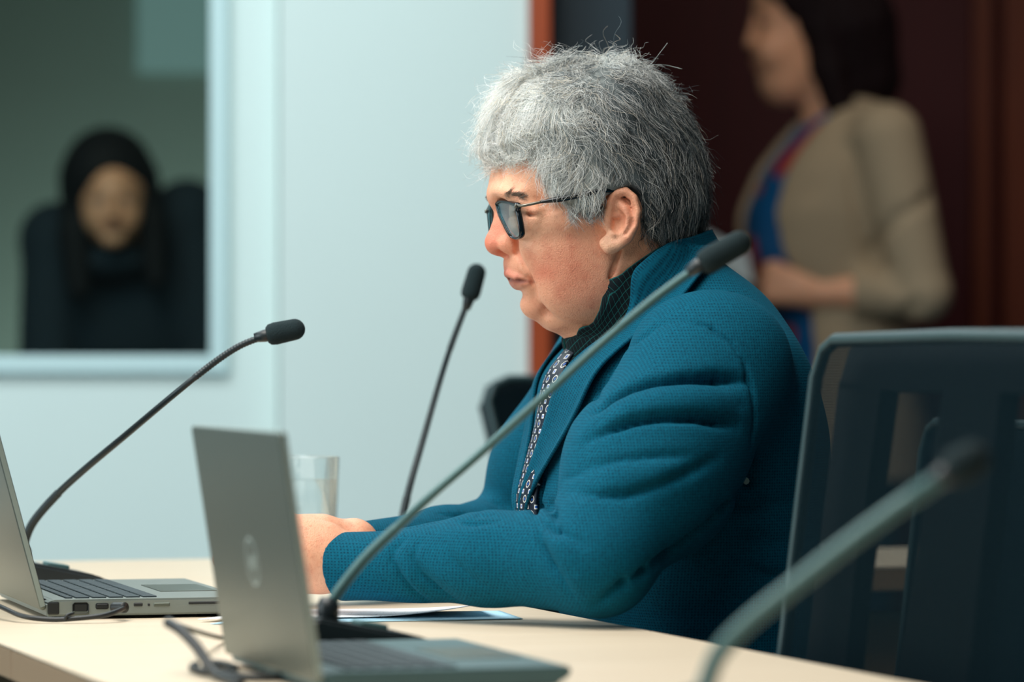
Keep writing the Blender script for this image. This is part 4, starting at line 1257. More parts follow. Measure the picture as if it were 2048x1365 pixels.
# sleeve highlight imitated by a small pale block, buttons on the near cuff
bm = bmesh.new()
tr = F1.trace(JACKET, [(1495, 967)])[0]
bm_box(bm, tuple(tr), (0.006, 0.002, 0.010), Matrix.Rotation(0.6, 3, 'Y'), bevel=0.0006); from_bm('sleeve_highlight', bm, plain('pale_highlight', (170, 196, 190), 0.7), jacket)

# trousers and shoes, under the table
T = Sculpt()
hip = P(1385, 1480)
for s in (1, -1):
    h = hip + np.array((0.02, s * 0.095, -0.03), np.float32); kn = np.array((hip[0] + 0.42, s * 0.16, 0.53), np.float32); an = np.array((hip[0] + 0.36, s * 0.15, 0.12), np.float32)
    T.add(sd_cap(h, kn, 0.088, 0.066), 0.03); T.add(sd_cap(kn, an, 0.066, 0.052), 0.02)
T.add(sd_ell(hip + np.array((-0.02, 0, 0.0), np.float32), (0.14, 0.185, 0.11)), 0.05)
T.cut(lambda Pn: 0.085 - Pn[:, 2], 0.004)
V, Q = mesh_sdf(T, (-0.4, -0.35, 0.05), (0.55, 0.35, 0.75), 0.007, B=6)
tag(from_arrays('trousers', V, Q, plain('navy_trousers', (14, 26, 44), 0.9), man, True), 'navy trousers')
for s in (1, -1):
    S = Sculpt(); x = hip[0] + 0.36
    S.add(sd_cap((x - 0.03, s * 0.15, 0.045), (x + 0.15, s * 0.16, 0.035), 0.042, 0.036)); S.add(sd_cap((x, s * 0.15, 0.05), (x, s * 0.15, 0.11), 0.042, 0.04), 0.03)
    S.cut(lambda Pn: 0.002 - Pn[:, 2], 0.002)
    V, Q = mesh_sdf(S, (x - 0.12, s * 0.155 - 0.08, -0.01), (x + 0.22, s * 0.155 + 0.08, 0.17), 0.006, B=6)
    tag(from_arrays('shoe', V, Q, M_black, man, True), 'black leather shoe')
# ------------------------------------------------------------------ the man's hair: a shaped cap and combed strands
SIL = [(992, 318), (972, 300), (974, 268), (978, 238), (990, 208), (1008, 186), (1030, 166), (1060, 152), (1098, 138), (1135, 126), (1169, 116), (1217, 114), (1256, 124), (1288, 142), (1312, 165), (1330, 192), (1354, 212), (1376, 248), (1392, 290), (1402, 344), (1406, 396), (1402, 432), (1396, 455), (1386, 474), (1330, 640), (1100, 640), (1000, 470), (986, 365)]
MASK = [(930, 312), (990, 316), (1012, 322), (1035, 312), (1062, 292), (1078, 300), (1082, 330), (1090, 355), (1106, 384), (1124, 397), (1138, 406), (1150, 426), (1170, 427), (1188, 418), (1204, 394), (1226, 380), (1250, 374), (1272, 388), (1284, 414), (1284, 444), (1302, 468), (1332, 482), (1400, 472), (1520, 470), (1520, 40), (930, 40)]
def ac(lst): return [tuple(P(x, y)[[0, 2]]) for x, y in lst]
SILf = baked(poly_sd(ac(SIL)), (-0.16, 1.0), (0.16, 1.30))
def acm(lst): return [tuple(P(x, y, float(np.interp(x, [985, 1090, 1330, 1400], [0, 0.066, 0.066, 0])))[[0, 2]]) for x, y in lst]
MASKf = baked(poly_sd(acm(MASK)), (-0.16, 1.0), (0.16, 1.30))
def cap_f(Pn, W=0.0870, D=0.094):
    q = Pn[:, [0, 2]]
    d2 = SILf(q)
    t = np.clip(-d2 / D, 0, 1)
    wv = W * np.sqrt(np.maximum(1 - (1 - t) ** 2, 1e-6))
    # narrower towards the nape
    c = Pn[:, 2]; wv = wv * (1 - 0.05 * np.clip((1.115 - c) / 0.06, 0, 1))
    inside = (np.abs(Pn[:, 1]) - wv) * 0.75
    f = np.where(d2 > 0, np.sqrt(d2 ** 2 + np.maximum(np.abs(Pn[:, 1]), 0) ** 2 * 0 ) + 0.0, np.maximum(inside, d2))
    m = MASKf(q)
    f = smax(f, m, 0.006)
    x, y, z = Pn.T
    return f + 0.0018 * np.sin(70 * x + 40 * z + 3 * np.sin(45 * y)) * np.clip(1 - m / -0.01, 0, 1) * 0.6
CAP = cap_f
V, Q = mesh_sdf(CAP, (-0.13, -0.10, 1.05), (0.13, 0.10, 1.27), 0.0022, B=8, slack=2.2)
def pxof(V): return np.stack([1200 - V[:, 0] * 2090 + 470 * np.abs(V[:, 1]), HY - (V[:, 2] - CZ) * 2151 / (1 - 0.063 * V[:, 0])], 1)
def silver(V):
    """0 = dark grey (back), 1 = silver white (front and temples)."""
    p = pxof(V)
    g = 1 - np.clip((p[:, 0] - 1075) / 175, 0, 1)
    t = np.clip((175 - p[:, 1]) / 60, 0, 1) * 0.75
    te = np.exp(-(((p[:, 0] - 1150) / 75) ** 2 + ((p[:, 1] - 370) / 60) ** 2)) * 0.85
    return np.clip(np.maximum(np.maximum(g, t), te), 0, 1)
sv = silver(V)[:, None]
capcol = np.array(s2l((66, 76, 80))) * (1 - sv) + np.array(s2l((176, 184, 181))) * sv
m, nt, b = new_mat('hair_mass'); a_ = N(nt, 'ShaderNodeAttribute'); a_.attribute_name = 'tint'
nt.links.new(a_.outputs['Color'], b.inputs['Base Color']); b.inputs['Roughness'].default_value = 0.8; b.inputs['Specular IOR Level'].default_value = 0.2
M_hairmass = m
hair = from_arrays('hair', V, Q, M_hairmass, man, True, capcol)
tag(hair, 'wavy silver hair turning dark grey at the back')

FLOW = [((1000, 200), (-.85, .5)), ((975, 260), (-.3, 1)), ((1035, 250), (-.75, .65)), ((1060, 165), (-1, .12)), ((1120, 145), (-1, .05)), ((1180, 125), (-.9, .1)),
        ((1230, 120), (.3, .35)), ((1290, 145), (.8, .6)), ((1335, 200), (.6, .8)), ((1380, 260), (.3, 1)), ((1400, 350), (.02, 1)), ((1398, 440), (-.15, 1)),
        ((1300, 250), (.5, .85)), ((1200, 215), (.42, .9)), ((1230, 160), (.5, .6)), ((1130, 215), (.15, 1)), ((1100, 270), (.25, .95)), ((1095, 340), (.12, 1)), ((1150, 330), (.3, .95)),
        ((1200, 330), (.3, .95)), ((1250, 330), (.3, .95)), ((1310, 350), (.22, 1)), ((1330, 440), (.1, 1)), ((1290, 430), (.25, 1)), ((1165, 400), (.02, 1)), ((1075, 280), (-.25, .95)), ((1050, 290), (-.6, .75)), ((1020, 300), (-.5, .8))]
FP = np.array([f[0] for f in FLOW], float); FD = np.array([f[1] for f in FLOW], float); FD /= np.sqrt((FD ** 2).sum(1))[:, None]
def flow(p):
    px = pxof(p); w_ = 1.0 / ((((px[:, None, :] - FP[None]) ** 2).sum(-1)) + 350.0) ** 1.6
    d = (w_[:, :, None] * FD[None]).sum(1); d /= np.sqrt((d ** 2).sum(1))[:, None] + 1e-9
    return np.stack([-d[:, 0], np.zeros(len(d)), -d[:, 1]], 1)

def sample_mesh(V, Q, n, keepf=None):
    A = V[Q[:, 0]]; Bv = V[Q[:, 1]]; Cv = V[Q[:, 2]]; Dv = V[Q[:, 3]]
    ar = np.sqrt((np.cross(Cv - A, Dv - Bv) ** 2).sum(1))
    cen = (A + Bv + Cv + Dv) / 4
    if keepf is not None: ar = ar * keepf(cen)
    i = RNG.choice(len(Q), n, p=ar / ar.sum())
    u, v = RNG.random((2, n, 1))
    return (A[i] * (1 - u) + Bv[i] * u) * (1 - v) + (Dv[i] * (1 - u) + Cv[i] * u) * v

def strands(roots, length, npts, lift, curl, spread, clump_n=900, level=-0.001, fn=CAP, tip=0.0, flowf=flow):
    n = len(roots)
    cc = roots[RNG.choice(n, min(clump_n, n), replace=False)]
    cid = np.concatenate([np.argmin(((roots[i:i + 2000, None, :] - cc[None]) ** 2).sum(-1), 1) for i in range(0, n, 2000)])
    cang = RNG.normal(0, spread, len(cc)); cph = RNG.random(len(cc)) * 2 * PI; cfr = RNG.uniform(0.6, 1.3, len(cc)); camp = RNG.uniform(0.5, 1.5, len(cc)); clen = RNG.uniform(0.75, 1.25, len(cc))
    ang0 = cang[cid] + RNG.normal(0, spread * 0.22, n); ph = cph[cid] + RNG.normal(0, 0.2, n); fr = cfr[cid]; am = camp[cid] * curl
    L = length * clen[cid] * RNG.uniform(0.7, 1.15, n)
    p = roots.astype(np.float32).copy(); out = [p.copy()]
    liftv = lift * RNG.gamma(2.0, 0.5, n)
    for k in range(1, npts):
        f = k / (npts - 1)
        d = flowf(p)
        g = grad(fn, p.astype(np.float32), 1.5e-3); g /= np.sqrt((g ** 2).sum(1))[:, None] + 1e-6
        d = d - g * (d * g).sum(1)[:, None]; d /= np.sqrt((d ** 2).sum(1))[:, None] + 1e-6
        bi = np.cross(g, d)
        a = ang0 + am * np.sin(ph + fr * f * 2 * PI * 1.1)
        d = d * np.cos(a)[:, None] + bi * np.sin(a)[:, None]
        p = p + d * (L / (npts - 1))[:, None]
        want = level + liftv * f + tip * f * f
        dd = fn(p.astype(np.float32))
        p = p + g * np.clip(want - dd, -0.004, 0.004)[:, None]
        out.append(p.copy())
    return np.stack(out, 1)

def hair_object(name, S, col, rad, mat, parent, taper=0.35):
    n, k = S.shape[:2]
    hc = bpy.data.hair_curves.new(name)
    hc.add_curves([k] * n)
    hc.attributes['position'].data.foreach_set('vector', S.reshape(-1).astype(np.float32))
    r = hc.attributes.get('radius') or hc.attributes.new('radius', 'FLOAT', 'POINT')
    prof = np.linspace(1, taper, k)[None, :] * (rad if np.ndim(rad) else np.full(n, rad))[:, None]
    r.data.foreach_set('value', prof.reshape(-1).astype(np.float32))
    a = hc.attributes.new('tint', 'FLOAT_COLOR', 'CURVE')
    c4 = np.ones((n, 4), np.float32); c4[:, :3] = col; a.data.foreach_set('color', c4.reshape(-1))
    hc.materials.append(mat)
    o = bpy.data.objects.new(name, hc); COL.objects.link(o); o.parent = parent
    return o
m, nt, b = new_mat('hair_strand'); a_ = N(nt, 'ShaderNodeAttribute'); a_.attribute_name = 'tint'
nt.links.new(a_.outputs['Color'], b.inputs['Base Color']); b.inputs['Roughness'].default_value = 0.42; b.inputs['Specular IOR Level'].default_value = 0.45
M_strand = m
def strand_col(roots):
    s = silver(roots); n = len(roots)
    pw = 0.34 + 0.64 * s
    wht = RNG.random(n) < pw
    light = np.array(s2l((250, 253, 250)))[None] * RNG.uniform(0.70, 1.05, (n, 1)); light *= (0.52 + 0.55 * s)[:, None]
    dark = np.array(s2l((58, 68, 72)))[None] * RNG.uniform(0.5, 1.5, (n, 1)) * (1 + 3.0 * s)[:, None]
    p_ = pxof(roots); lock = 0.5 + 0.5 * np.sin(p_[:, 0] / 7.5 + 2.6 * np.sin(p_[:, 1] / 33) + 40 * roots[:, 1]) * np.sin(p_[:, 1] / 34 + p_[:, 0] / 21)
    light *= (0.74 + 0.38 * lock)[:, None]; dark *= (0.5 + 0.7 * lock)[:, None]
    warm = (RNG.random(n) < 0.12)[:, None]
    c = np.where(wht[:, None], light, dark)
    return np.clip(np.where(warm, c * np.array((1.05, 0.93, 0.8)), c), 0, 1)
vis = lambda c: np.where(c[:, 1] > -0.03, 1.0, 0.35)
r1 = sample_mesh(V, Q, 24000, vis)
S1 = strands(r1, 0.034, 9, 0.0042, 0.38, 0.30, 700)
fz = lambda c: ((c[:, 0] > 0.03) & (c[:, 2] > 1.14)).astype(float) + ((c[:, 2] > 1.215)).astype(float) * 0.8 + 1e-9
r2 = sample_mesh(V, Q, 6000, fz)
S2 = strands(r2, 0.050, 14, 0.008, 1.5, 0.55, 240)
r3 = sample_mesh(V, Q, 420, lambda c: 1.0 + (c[:, 0] < -0.05))
S3 = strands(r3, 0.036, 9, 0.010, 0.9, 0.7, 400)
def off_ear(S_):
    """Strands that would cross the ear are shortened to end at its rim."""
    n, k = S_.shape[:2]
    p = pxof(S_.reshape(-1, 3)); b_ = np.abs(S_.reshape(-1, 3)[:, 1])
    bad = ((p[:, 0] > 1206) & (p[:, 0] < 1270) & (p[:, 1] > 383) & (p[:, 1] < 500) & (b_ > 0.05)).reshape(n, k)
    first = np.where(bad.any(1), bad.argmax(1), k)
    out = []
    for S1_, f_ in zip(S_, first):
        if f_ >= k: out.append(S1_); continue
        if f_ < 3: continue
        t = np.linspace(0, f_ - 1, k); out.append(np.stack([np.interp(t, np.arange(k), S1_[:, j]) for j in range(3)], 1))
    return np.array(out)
S1, S2, S3 = off_ear(S1), off_ear(S2), off_ear(S3)
allS = [(S1, 0.00017), (S2, 0.00016), (S3, 0.00010)]
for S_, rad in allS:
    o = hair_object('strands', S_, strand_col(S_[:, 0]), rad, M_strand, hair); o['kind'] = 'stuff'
# fringe falling on the forehead, temple and sideburn hair on the skin
def skin_roots(boxes, n):
    R = []
    for (x0, y0, x1, y1, both), k in zip(boxes, n):
        pts = np.stack([RNG.uniform(x0, x1, k), RNG.uniform(y0, y1, k)], 1)
        tr = [q for q in F1.trace(BODY, pts, 3.3, 3.8, 26) if q is not None]
        if tr:
            tr = np.array(tr, np.float32); R.append(tr)
            if both: R.append(tr * np.array((1, -1, 1), np.float32))
    return np.concatenate(R)
rs = skin_roots([(1006, 262, 1080, 302, 1), (1074, 300, 1100, 345, 1), (1092, 340, 1130, 386, 1), (1132, 392, 1202, 418, 1), (1282, 425, 1325, 470, 1)], [210, 150, 160, 260, 200])
rf = skin_roots([(1004, 296, 1072, 318, 1)], [200])
SF = strands(rf, 0.026, 10, 0.006, 1.3, 0.5, 60, level=0.001, fn=BODY)
o = hair_object('strands', SF, np.tile(np.array(s2l((214, 218, 212))), (len(SF), 1)) * RNG.uniform(0.6, 1.1, (len(SF), 1)), 0.00014, M_strand, hair); o['kind'] = 'stuff'
S4 = off_ear(strands(rs, 0.022, 8, 0.003, 0.6, 0.35, 160, level=0.0005, fn=BODY))
o = hair_object('strands', S4, strand_col(S4[:, 0]), 0.00013, M_strand, hair); o['kind'] = 'stuff'
# stray hairs standing off the crown and the back of the head
FLY = [[(1282, 142), (1300, 130), (1318, 108), (1335, 86)], [(1284, 140), (1302, 130), (1330, 130), (1364, 138)], [(1296, 134), (1316, 140), (1328, 156), (1330, 176)], [(1310, 160), (1330, 168), (1352, 160)],
       [(1318, 176), (1338, 178), (1350, 168)], [(1325, 190), (1340, 192), (1352, 180)], [(1150, 118), (1160, 108), (1172, 92)], [(1120, 124), (1128, 108), (1150, 94), (1165, 92)], [(1190, 112), (1220, 106), (1234, 108)],
       [(1230, 112), (1248, 108), (1262, 103)], [(1060, 152), (1050, 140), (1040, 128)], [(1070, 150), (1066, 134), (1080, 126), (1098, 130)], [(1060, 150), (1064, 136), (1078, 130), (1090, 136)], [(1140, 120), (1150, 104), (1170, 103), (1196, 108)],
       [(1385, 250), (1398, 262), (1412, 286)], [(1395, 300), (1408, 310), (1416, 318)], [(1404, 345), (1416, 350), (1428, 354)], [(1408, 396), (1418, 402), (1422, 400)], [(1378, 246), (1394, 244), (1404, 262)], [(1010, 180), (1000, 172), (994, 160)],
       [(972, 262), (958, 266), (950, 276)], [(980, 220), (966, 214), (958, 222)]]
S5 = []
for f_ in FLY:
    q = np.array(smooth_path([P(x, y, RNG.uniform(-0.02, 0.03)) for x, y in f_], 6)); t = np.linspace(0, len(q) - 1, 14)
    S5.append(np.stack([np.interp(t, np.arange(len(q)), q[:, k]) for k in range(3)], 1))
S5 = np.array(S5); o = hair_object('stray_hair', S5, np.tile(np.array(s2l((206, 216, 214))), (len(S5), 1)), 0.00020, M_strand, hair, 0.5); o['kind'] = 'stuff'
# eyebrows
ebx = RNG.random(300) ** 0.75; ebp = np.stack([1006 + 38 * ebx, 390 - 3.5 * np.sin(ebx * PI) + 5 * ebx + RNG.normal(0, 1, 300) * 2.8 * (1 - 0.6 * ebx)], 1)
E0 = np.array([q for q in F1.trace(BODY, ebp, 3.3, 3.8, 40) if q is not None], np.float32)
E0 = np.concatenate([E0, E0 * np.array((1, -1, 1), np.float32)])
bflow = lambda p: np.stack([-0.75 * np.ones(len(p)), 0.7 * np.sign(p[:, 1]), 0.25 + 0 * p[:, 0]], 1)
S6 = strands(E0, 0.0062, 5, 0.0010, 0.3, 0.35, 60, level=0.0002, fn=BODY, flowf=bflow)
o = hair_object('eyebrow_hair', S6, np.tile(np.array(s2l((116, 100, 86))), (len(S6), 1)) * RNG.uniform(0.6, 1.5, (len(S6), 1)), 0.00009, M_strand, man, 0.4); o['kind'] = 'stuff'

# ------------------------------------------------------------------ eyeglasses
M_gframe = plain('glossy_black_acetate', (12, 22, 28), 0.15)
M_gmetal = plain('gunmetal', (120, 118, 108), 0.3, metal=0.8)
m_lens, nt, b = new_mat('coated_lens'); nt.nodes.remove(b); out = nt.nodes['Material Output']
tr_ = N(nt, 'ShaderNodeBsdfTransparent'); tr_.inputs[0].default_value = (0.90, 0.95, 0.97, 1)
gl_ = N(nt, 'ShaderNodeBsdfGlossy'); gl_.inputs['Roughness'].default_value = 0.03; gl_.inputs[0].default_value = (0.55, 0.9, 1.0, 1)
lw = N(nt, 'ShaderNodeLayerWeight', i_Blend=0.55); mx_ = N(nt, 'ShaderNodeMixShader')
nt.links.new(math_node(nt, 'MULTIPLY_ADD', lw.outputs['Fresnel'], 0.32, 0.04, clamp=True), mx_.inputs[0]); nt.links.new(tr_.outputs[0], mx_.inputs[1]); nt.links.new(gl_.outputs[0], mx_.inputs[2]); nt.links.new(mx_.outputs[0], out.inputs[0])
gp = F1.world((0.1, 0, float(P(1000, 420)[2])))
glasses = empty('eyeglasses', gp, F1.rz); tag(glasses, 'black-framed eyeglasses worn by the grey-haired man', 'glasses')
GO = np.array((0.1, 0.0, gp.z))
OUT = [(994.5, 406), (1001.5, 402.5), (1014.7, 404), (1028, 408), (1037, 411.5), (1036.3, 421), (1039.3, 435), (1042.6, 453), (1044, 468), (1040.5, 475), (1031.4, 477), (1022.6, 473), (1014.7, 461), (1006.8, 445), (999.8, 430), (995.6, 415)]
def lens_pt(x, y, s):
    sl = x - (994.3 + 8.0 * (y - 405) / 65.0)
    bb = 0.0095 + 0.0530 * sl / 43.0
    q = P(x, y, bb) - GO
    return np.array((q[0], s * q[1], q[2]))
def lens_fill(name, rim, mat, th):
    bm = bmesh.new(); c = np.mean(rim, 0) + np.array((0.0012, 0, 0)); n = len(rim)
    for lev in (0,): pass
    cv = bm.verts.new(c); rings = []
    for f in (0.5, 0.8, 1.0):
        rings.append([bm.verts.new(c + (r - c) * f + np.array((0.0012 * (1 - f * f) * 1.0, 0, 0))) for r in rim])
    for i in range(n): bm.faces.new((cv, rings[0][i], rings[0][(i + 1) % n]))
    for a, c_ in zip(rings[:-1], rings[1:]):
        for i in range(n): bm.faces.new((a[i], c_[i], c_[(i + 1) % n], a[(i + 1) % n]))
    o = from_bm(name, bm, mat, glasses, smooth=True); solid(o, th); return o
for s in (1, -1):
    rim = [lens_pt(x, y, s) for x, y in OUT]
    rim = smooth_path(rim + [rim[0]], 5)[:-1]
    lens_fill('lens', rim, m_lens, 0.0012)
    bm = bmesh.new(); n = len(rim); k = 10; prev = None; rings = []
    cen = np.mean(rim, 0)
    for i in range(n):
        t = rim[(i + 1) % n] - rim[i - 1]; t /= np.linalg.norm(t); o_ = rim[i] - cen; o_ -= t * (o_ @ t); o_ /= np.linalg.norm(o_); f_ = np.cross(t, o_); f_ *= np.sign(f_[0])
        top = 1.0 + 0.55 * np.clip((rim[i][2] - cen[2]) / 0.014, 0, 1); outer = 1 + 0.5 * np.clip(s * (rim[i] - cen)[1] / 0.022, 0, 1) 
        rings.append([bm.verts.new(rim[i] + o_ * (0.0011 * top * outer) * math.cos(2 * PI * j / k) + f_ * (0.0019 * outer) * math.sin(2 * PI * j / k)) for j in range(k)])
    for i in range(n):
        a, c_ = rings[i], rings[(i + 1) % n]
        for j in range(k): bm.faces.new((a[j], a[(j + 1) % k], c_[(j + 1) % k], c_[j]))
    from_bm('rim', bm, M_gframe, glasses, smooth=True)
    tp = lambda x, y, bb: (lambda q: (q[0], s * q[1], q[2]))(P(x, y, bb) - GO)
    bm = bmesh.new(); bm_tube(bm, smooth_path([tp(1034, 412, 0.0605), tp(1046, 411.5, 0.0685), tp(1062, 408.5, 0.0705), tp(1081, 404.5, 0.0715)], 6), 0.0013, 10)
    bm_box(bm, tp(1033, 413, 0.0615), (0.004, 0.003, 0.0035), bevel=0.0008)
    from_bm('hinge_arm', bm, M_gmetal, glasses, smooth=True)
    path = smooth_path([tp(1081, 404.5, 0.0715), tp(1100, 401.5, 0.0735), tp(1120, 398.5, 0.0755), tp(1150, 392.5, 0.0790), tp(1180, 386.5, 0.0825), tp(1215, 381, 0.0845), tp(1240, 386, 0.0800), tp(1262, 410, 0.0770)], 8)
    bm = bmesh.new(); nn = len(path); bm_tube(bm, path, [0.0012 + 0.0016 * min(1, i / nn * 4) for i in range(nn)], 12)
    from_bm('temple', bm, M_gframe, glasses, smooth=True)
bm = bmesh.new()
bi = [lens_pt(995, 408, s) for s in (1, -1)]
bm_tube(bm, smooth_path([bi[0], (bi[0] + bi[1]) / 2 + np.array((0.003, 0, 0.0022)), bi[1]], 8), 0.0018, 12)
from_bm('bridge', bm, M_gframe, glasses, smooth=True)
# ------------------------------------------------------------------ mesh-backed office chairs
M_cframe = plain('chair_dark_plastic', (22, 34, 40), 0.55)
M_cedge = plain('chair_edge_grey', (32, 60, 64), 0.5)
M_cseat = plain('chair_seat_cloth', (20, 32, 38), 0.95, bump=0.6, bscale=500)
M_cmesh, nt, b = new_mat('chair_back_mesh'); nt.nodes.remove(b); out = nt.nodes['Material Output']
tc = N(nt, 'ShaderNodeTexCoord'); sp = N(nt, 'ShaderNodeSeparateXYZ'); nt.links.new(tc.outputs['Object'], sp.inputs[0])
d1 = N(nt, 'ShaderNodeBsdfDiffuse'); d1.inputs[0].default_value = (*s2l((16, 30, 36)), 1)
t1 = N(nt, 'ShaderNodeBsdfTransparent')
def wv(sock, per): return math_node(nt, 'MULTIPLY_ADD', math_node(nt, 'SINE', math_node(nt, 'MULTIPLY', sock, 2 * PI / per)), 0.5, 0.5)
cov = math_node(nt, 'MAXIMUM', wv(sp.outputs[1], 0.0026), wv(sp.outputs[2], 0.0022))
fac = N(nt, 'ShaderNodeMapRange'); fac.inputs[1].default_value = 0.35; fac.inputs[2].default_value = 0.95; fac.inputs[3].default_value = 0.15; fac.inputs[4].default_value = 0.72
nt.links.new(cov, fac.inputs[0])
mx_ = N(nt, 'ShaderNodeMixShader'); nt.links.new(fac.outputs[0], mx_.inputs[0]); nt.links.new(t1.outputs[0], mx_.inputs[1]); nt.links.new(d1.outputs[0], mx_.inputs[2]); nt.links.new(mx_.outputs[0], out.inputs[0])

def chair(label, loc, rz, top=0.98, recline=0.12, wid=0.50, taper=0.10, sz=0.0):
    """Faces +x; backrest at its rear, wheels on the floor."""
    c = empty('office_chair', loc, rz); tag(c, label, 'chair', 'mesh-backed office chairs round the tables')
    R = Matrix.Translation((-0.20, 0, 0.50)) @ Matrix.Rotation(-recline, 4, 'Y')
    H = (top - 0.50) / math.cos(recline); w = wid / 2
    # rear shell: border and a straight spine, leaving two tall windows
    bm = bmesh.new()
    def slab(poly):   # poly in (y, z), extruded in x
        a = [bm.verts.new((-0.016, y, z)) for y, z in poly]; b_ = [bm.verts.new((0.0, y, z)) for y, z in poly]
        bm.faces.new(a); bm.faces.new(b_[::-1])
        for i in range(len(poly)):
            j = (i + 1) % len(poly); bm.faces.new((a[j], a[i], b_[i], b_[j]))
    wl = lambda z: w * (1 - taper + taper * z / H)
    for s in (1, -1):
        slab([(s * wl(0), 0), (s * (wl(0) - 0.085), 0), (s * (wl(H * .62) - 0.075), H * 0.62), (s * (wl(H) - 0.085), H - 0.036), (s * wl(H), H - 0.03)])
    slab([(-wl(H), H - 0.036), (-wl(H) + 0.012, H - 0.004), (-wl(H) + 0.03, H), (wl(H) - 0.03, H), (wl(H) - 0.012, H - 0.004), (wl(H), H - 0.036)])
    slab([(-0.075, 0), (0.075, 0), (0.050, H - 0.036), (-0.050, H - 0.036)])
    slab([(-wl(0), 0), (wl(0), 0), (wl(0), 0.05), (-wl(0), 0.05)])
    bm.transform(Matrix.Translation((-0.020, 0, 0))); bm.transform(R); from_bm('back_frame', bm, M_cframe, c)
    bm = bmesh.new()
    loop = [(-wl(0), 0.0), (-wl(H * .5), H * .5), (-wl(H), H - 0.03), (-wl(H) + 0.010, H - 0.008), (-wl(H) + 0.03, H), (0, H + 0.002), (wl(H) - 0.03, H), (wl(H) - 0.010, H - 0.008), (wl(H), H - 0.03), (wl(H * .5), H * .5), (wl(0), 0.0)]
    bm_tube(bm, [(0, y, z) for y, z in loop], 0.0055, 10); bm.transform(R); from_bm('edge_rim', bm, M_cedge, c, smooth=True)
    bm = bmesh.new()
    poly = [(y, z) for y, z in loop]
    for x in (0.0, ):
        bm.faces.new([bm.verts.new((0.003, y, z)) for y, z in poly])
    bm.transform(R); mp_ = from_bm('mesh_panel', bm, M_cmesh, c); solid(mp_, 0.0015)
    bm = bmesh.new(); bm_box(bm, (0.03, 0, 0.455 + sz), (0.48, 0.49, 0.07), bevel=0.03, seg=4); from_bm('seat', bm, M_cseat, c, smooth=True)
    bm = bmesh.new(); bm_tube(bm, smooth_path([(-0.05, 0, 0.40), (-0.20, 0, 0.405), (-0.262, 0, 0.46), (-0.262, 0, 0.58)], 6), 0.022, 12); from_bm('back_bracket', bm, M_cframe, c, smooth=True)
    bm = bmesh.new(); bm_lathe(bm, [(0, 0.10), (0.035, 0.10), (0.035, 0.24), (0.02, 0.245), (0.02, 0.42), (0, 0.42)], 20); from_bm('gas_lift', bm, M_steel, c, smooth=True)
    for k in range(5):
        a = 2 * PI * k / 5 + 0.3; d = Vector((math.cos(a), math.sin(a), 0))
        bm = bmesh.new(); bm_tube(bm, [d * 0.02 + Vector((0, 0, 0.105)), d * 0.16 + Vector((0, 0, 0.10)), d * 0.29 + Vector((0, 0, 0.075))], [0.026, 0.021, 0.015], 10); lg = from_bm('leg', bm, M_cframe, c, smooth=True)
        bm = bmesh.new(); n = d.cross(Vector((0, 0, 1))); p_ = d * 0.29 + Vector((0, 0, 0.03)); bm_tube(bm, [p_ - n * 0.022, p_ + n * 0.022], 0.029, 16); from_bm('caster', bm, M_black, lg, smooth=False)
    return c

# neighbour's chair: the far edge of its back meets photo point (1640, 700), the near edge runs out of the frame
ca = math.radians(18) + PI          # faces the table
e0 = at(1643, 690, 3.05); wdir = Vector((math.sin(math.radians(18)), -math.cos(math.radians(18)), 0)); fdir = Vector((-math.cos(math.radians(18)), -math.sin(math.radians(18)), 0))
mid = e0 + wdir * 0.25
topback = 0.20 + 0.48 * math.tan(0.15)
org = mid + fdir * topback; org.z = 0
chair('dark mesh-backed office chair at right, its back nearest the camera', org, ca, 0.9785, 0.15, 0.50)
# the man's own chair, behind his back
hp = F1.world((float(P(1385, 1480)[0]) + 0.02, 0, 0)); hp.z = 0
chair('dark mesh-backed office chair the grey-haired man sits on, half hidden behind him', hp + F1.world((-0.075, 0, 0)) - F1.world((0, 0, 0)), F1.rz, 0.90, 0.13, 0.44, 0.10, -0.016)
# a chair beyond, seen between the white wall and the man's chest
e2 = at(972, 762, 4.75); a2c = math.radians(-60)
chair('dark mesh-backed office chair beyond the man\'s chest, against the white wall', (e2.x + 0.312, 4.86, 0), a2c - 0.15, 0.938, 0.16, 0.46, 0.34)

# ------------------------------------------------------------------ woman standing behind
def loft_torso(Fr, stn, pw=2.15):
    rows = []
    for py, xf, xb, Bh in stn:
        pf, pb = Fr.pt(xf, py), Fr.pt(xb, py); h = float(pf[0] - pb[0]) / 2
        A = math.sqrt(max(h * h - (Bh * Fr.S) ** 2, 0.0009)); rows.append((float(pf[2] + pb[2]) / 2, float(pf[0] + pb[0]) / 2, A, Bh))
    r = np.array(rows[::-1]); cs = np.linspace(r[0, 0], r[-1, 0], 120); kz = np.hanning(11); kz /= kz.sum()
    t = [np.convolve(np.pad(np.interp(cs, r[:, 0], r[:, k]), 5, mode='edge'), kz, 'valid') for k in (1, 2, 3)]
    def f(Pn):
        c = Pn[:, 2]; a0, A_, B_ = [np.interp(c, cs, q) for q in t]
        d = (((np.abs(Pn[:, 0] - a0) / A_) ** pw + (np.abs(Pn[:, 1]) / B_) ** pw + 1e-9) ** (1 / pw) - 1) * np.minimum(A_, B_)
        return smax(d, np.maximum(c - cs[-1], cs[0] - c), 0.01).astype(np.float32)
    f.axis = lambda c: np.interp(c, cs, t[0])
    return f
F2 = Frame((1640 - 1024) * 7.4 / K, 7.4, math.radians(12)); P2 = F2.pt
wom = empty('person', (F2.ox, F2.oy, 0), F2.rz); tag(wom, 'dark-haired woman in a beige blazer and blue top, standing and holding papers', 'person')
wsh = P2(1772, 282, 0.165); wel = P2(1846, 585, 0.20); wwr = P2(1640, 585, 0.13)
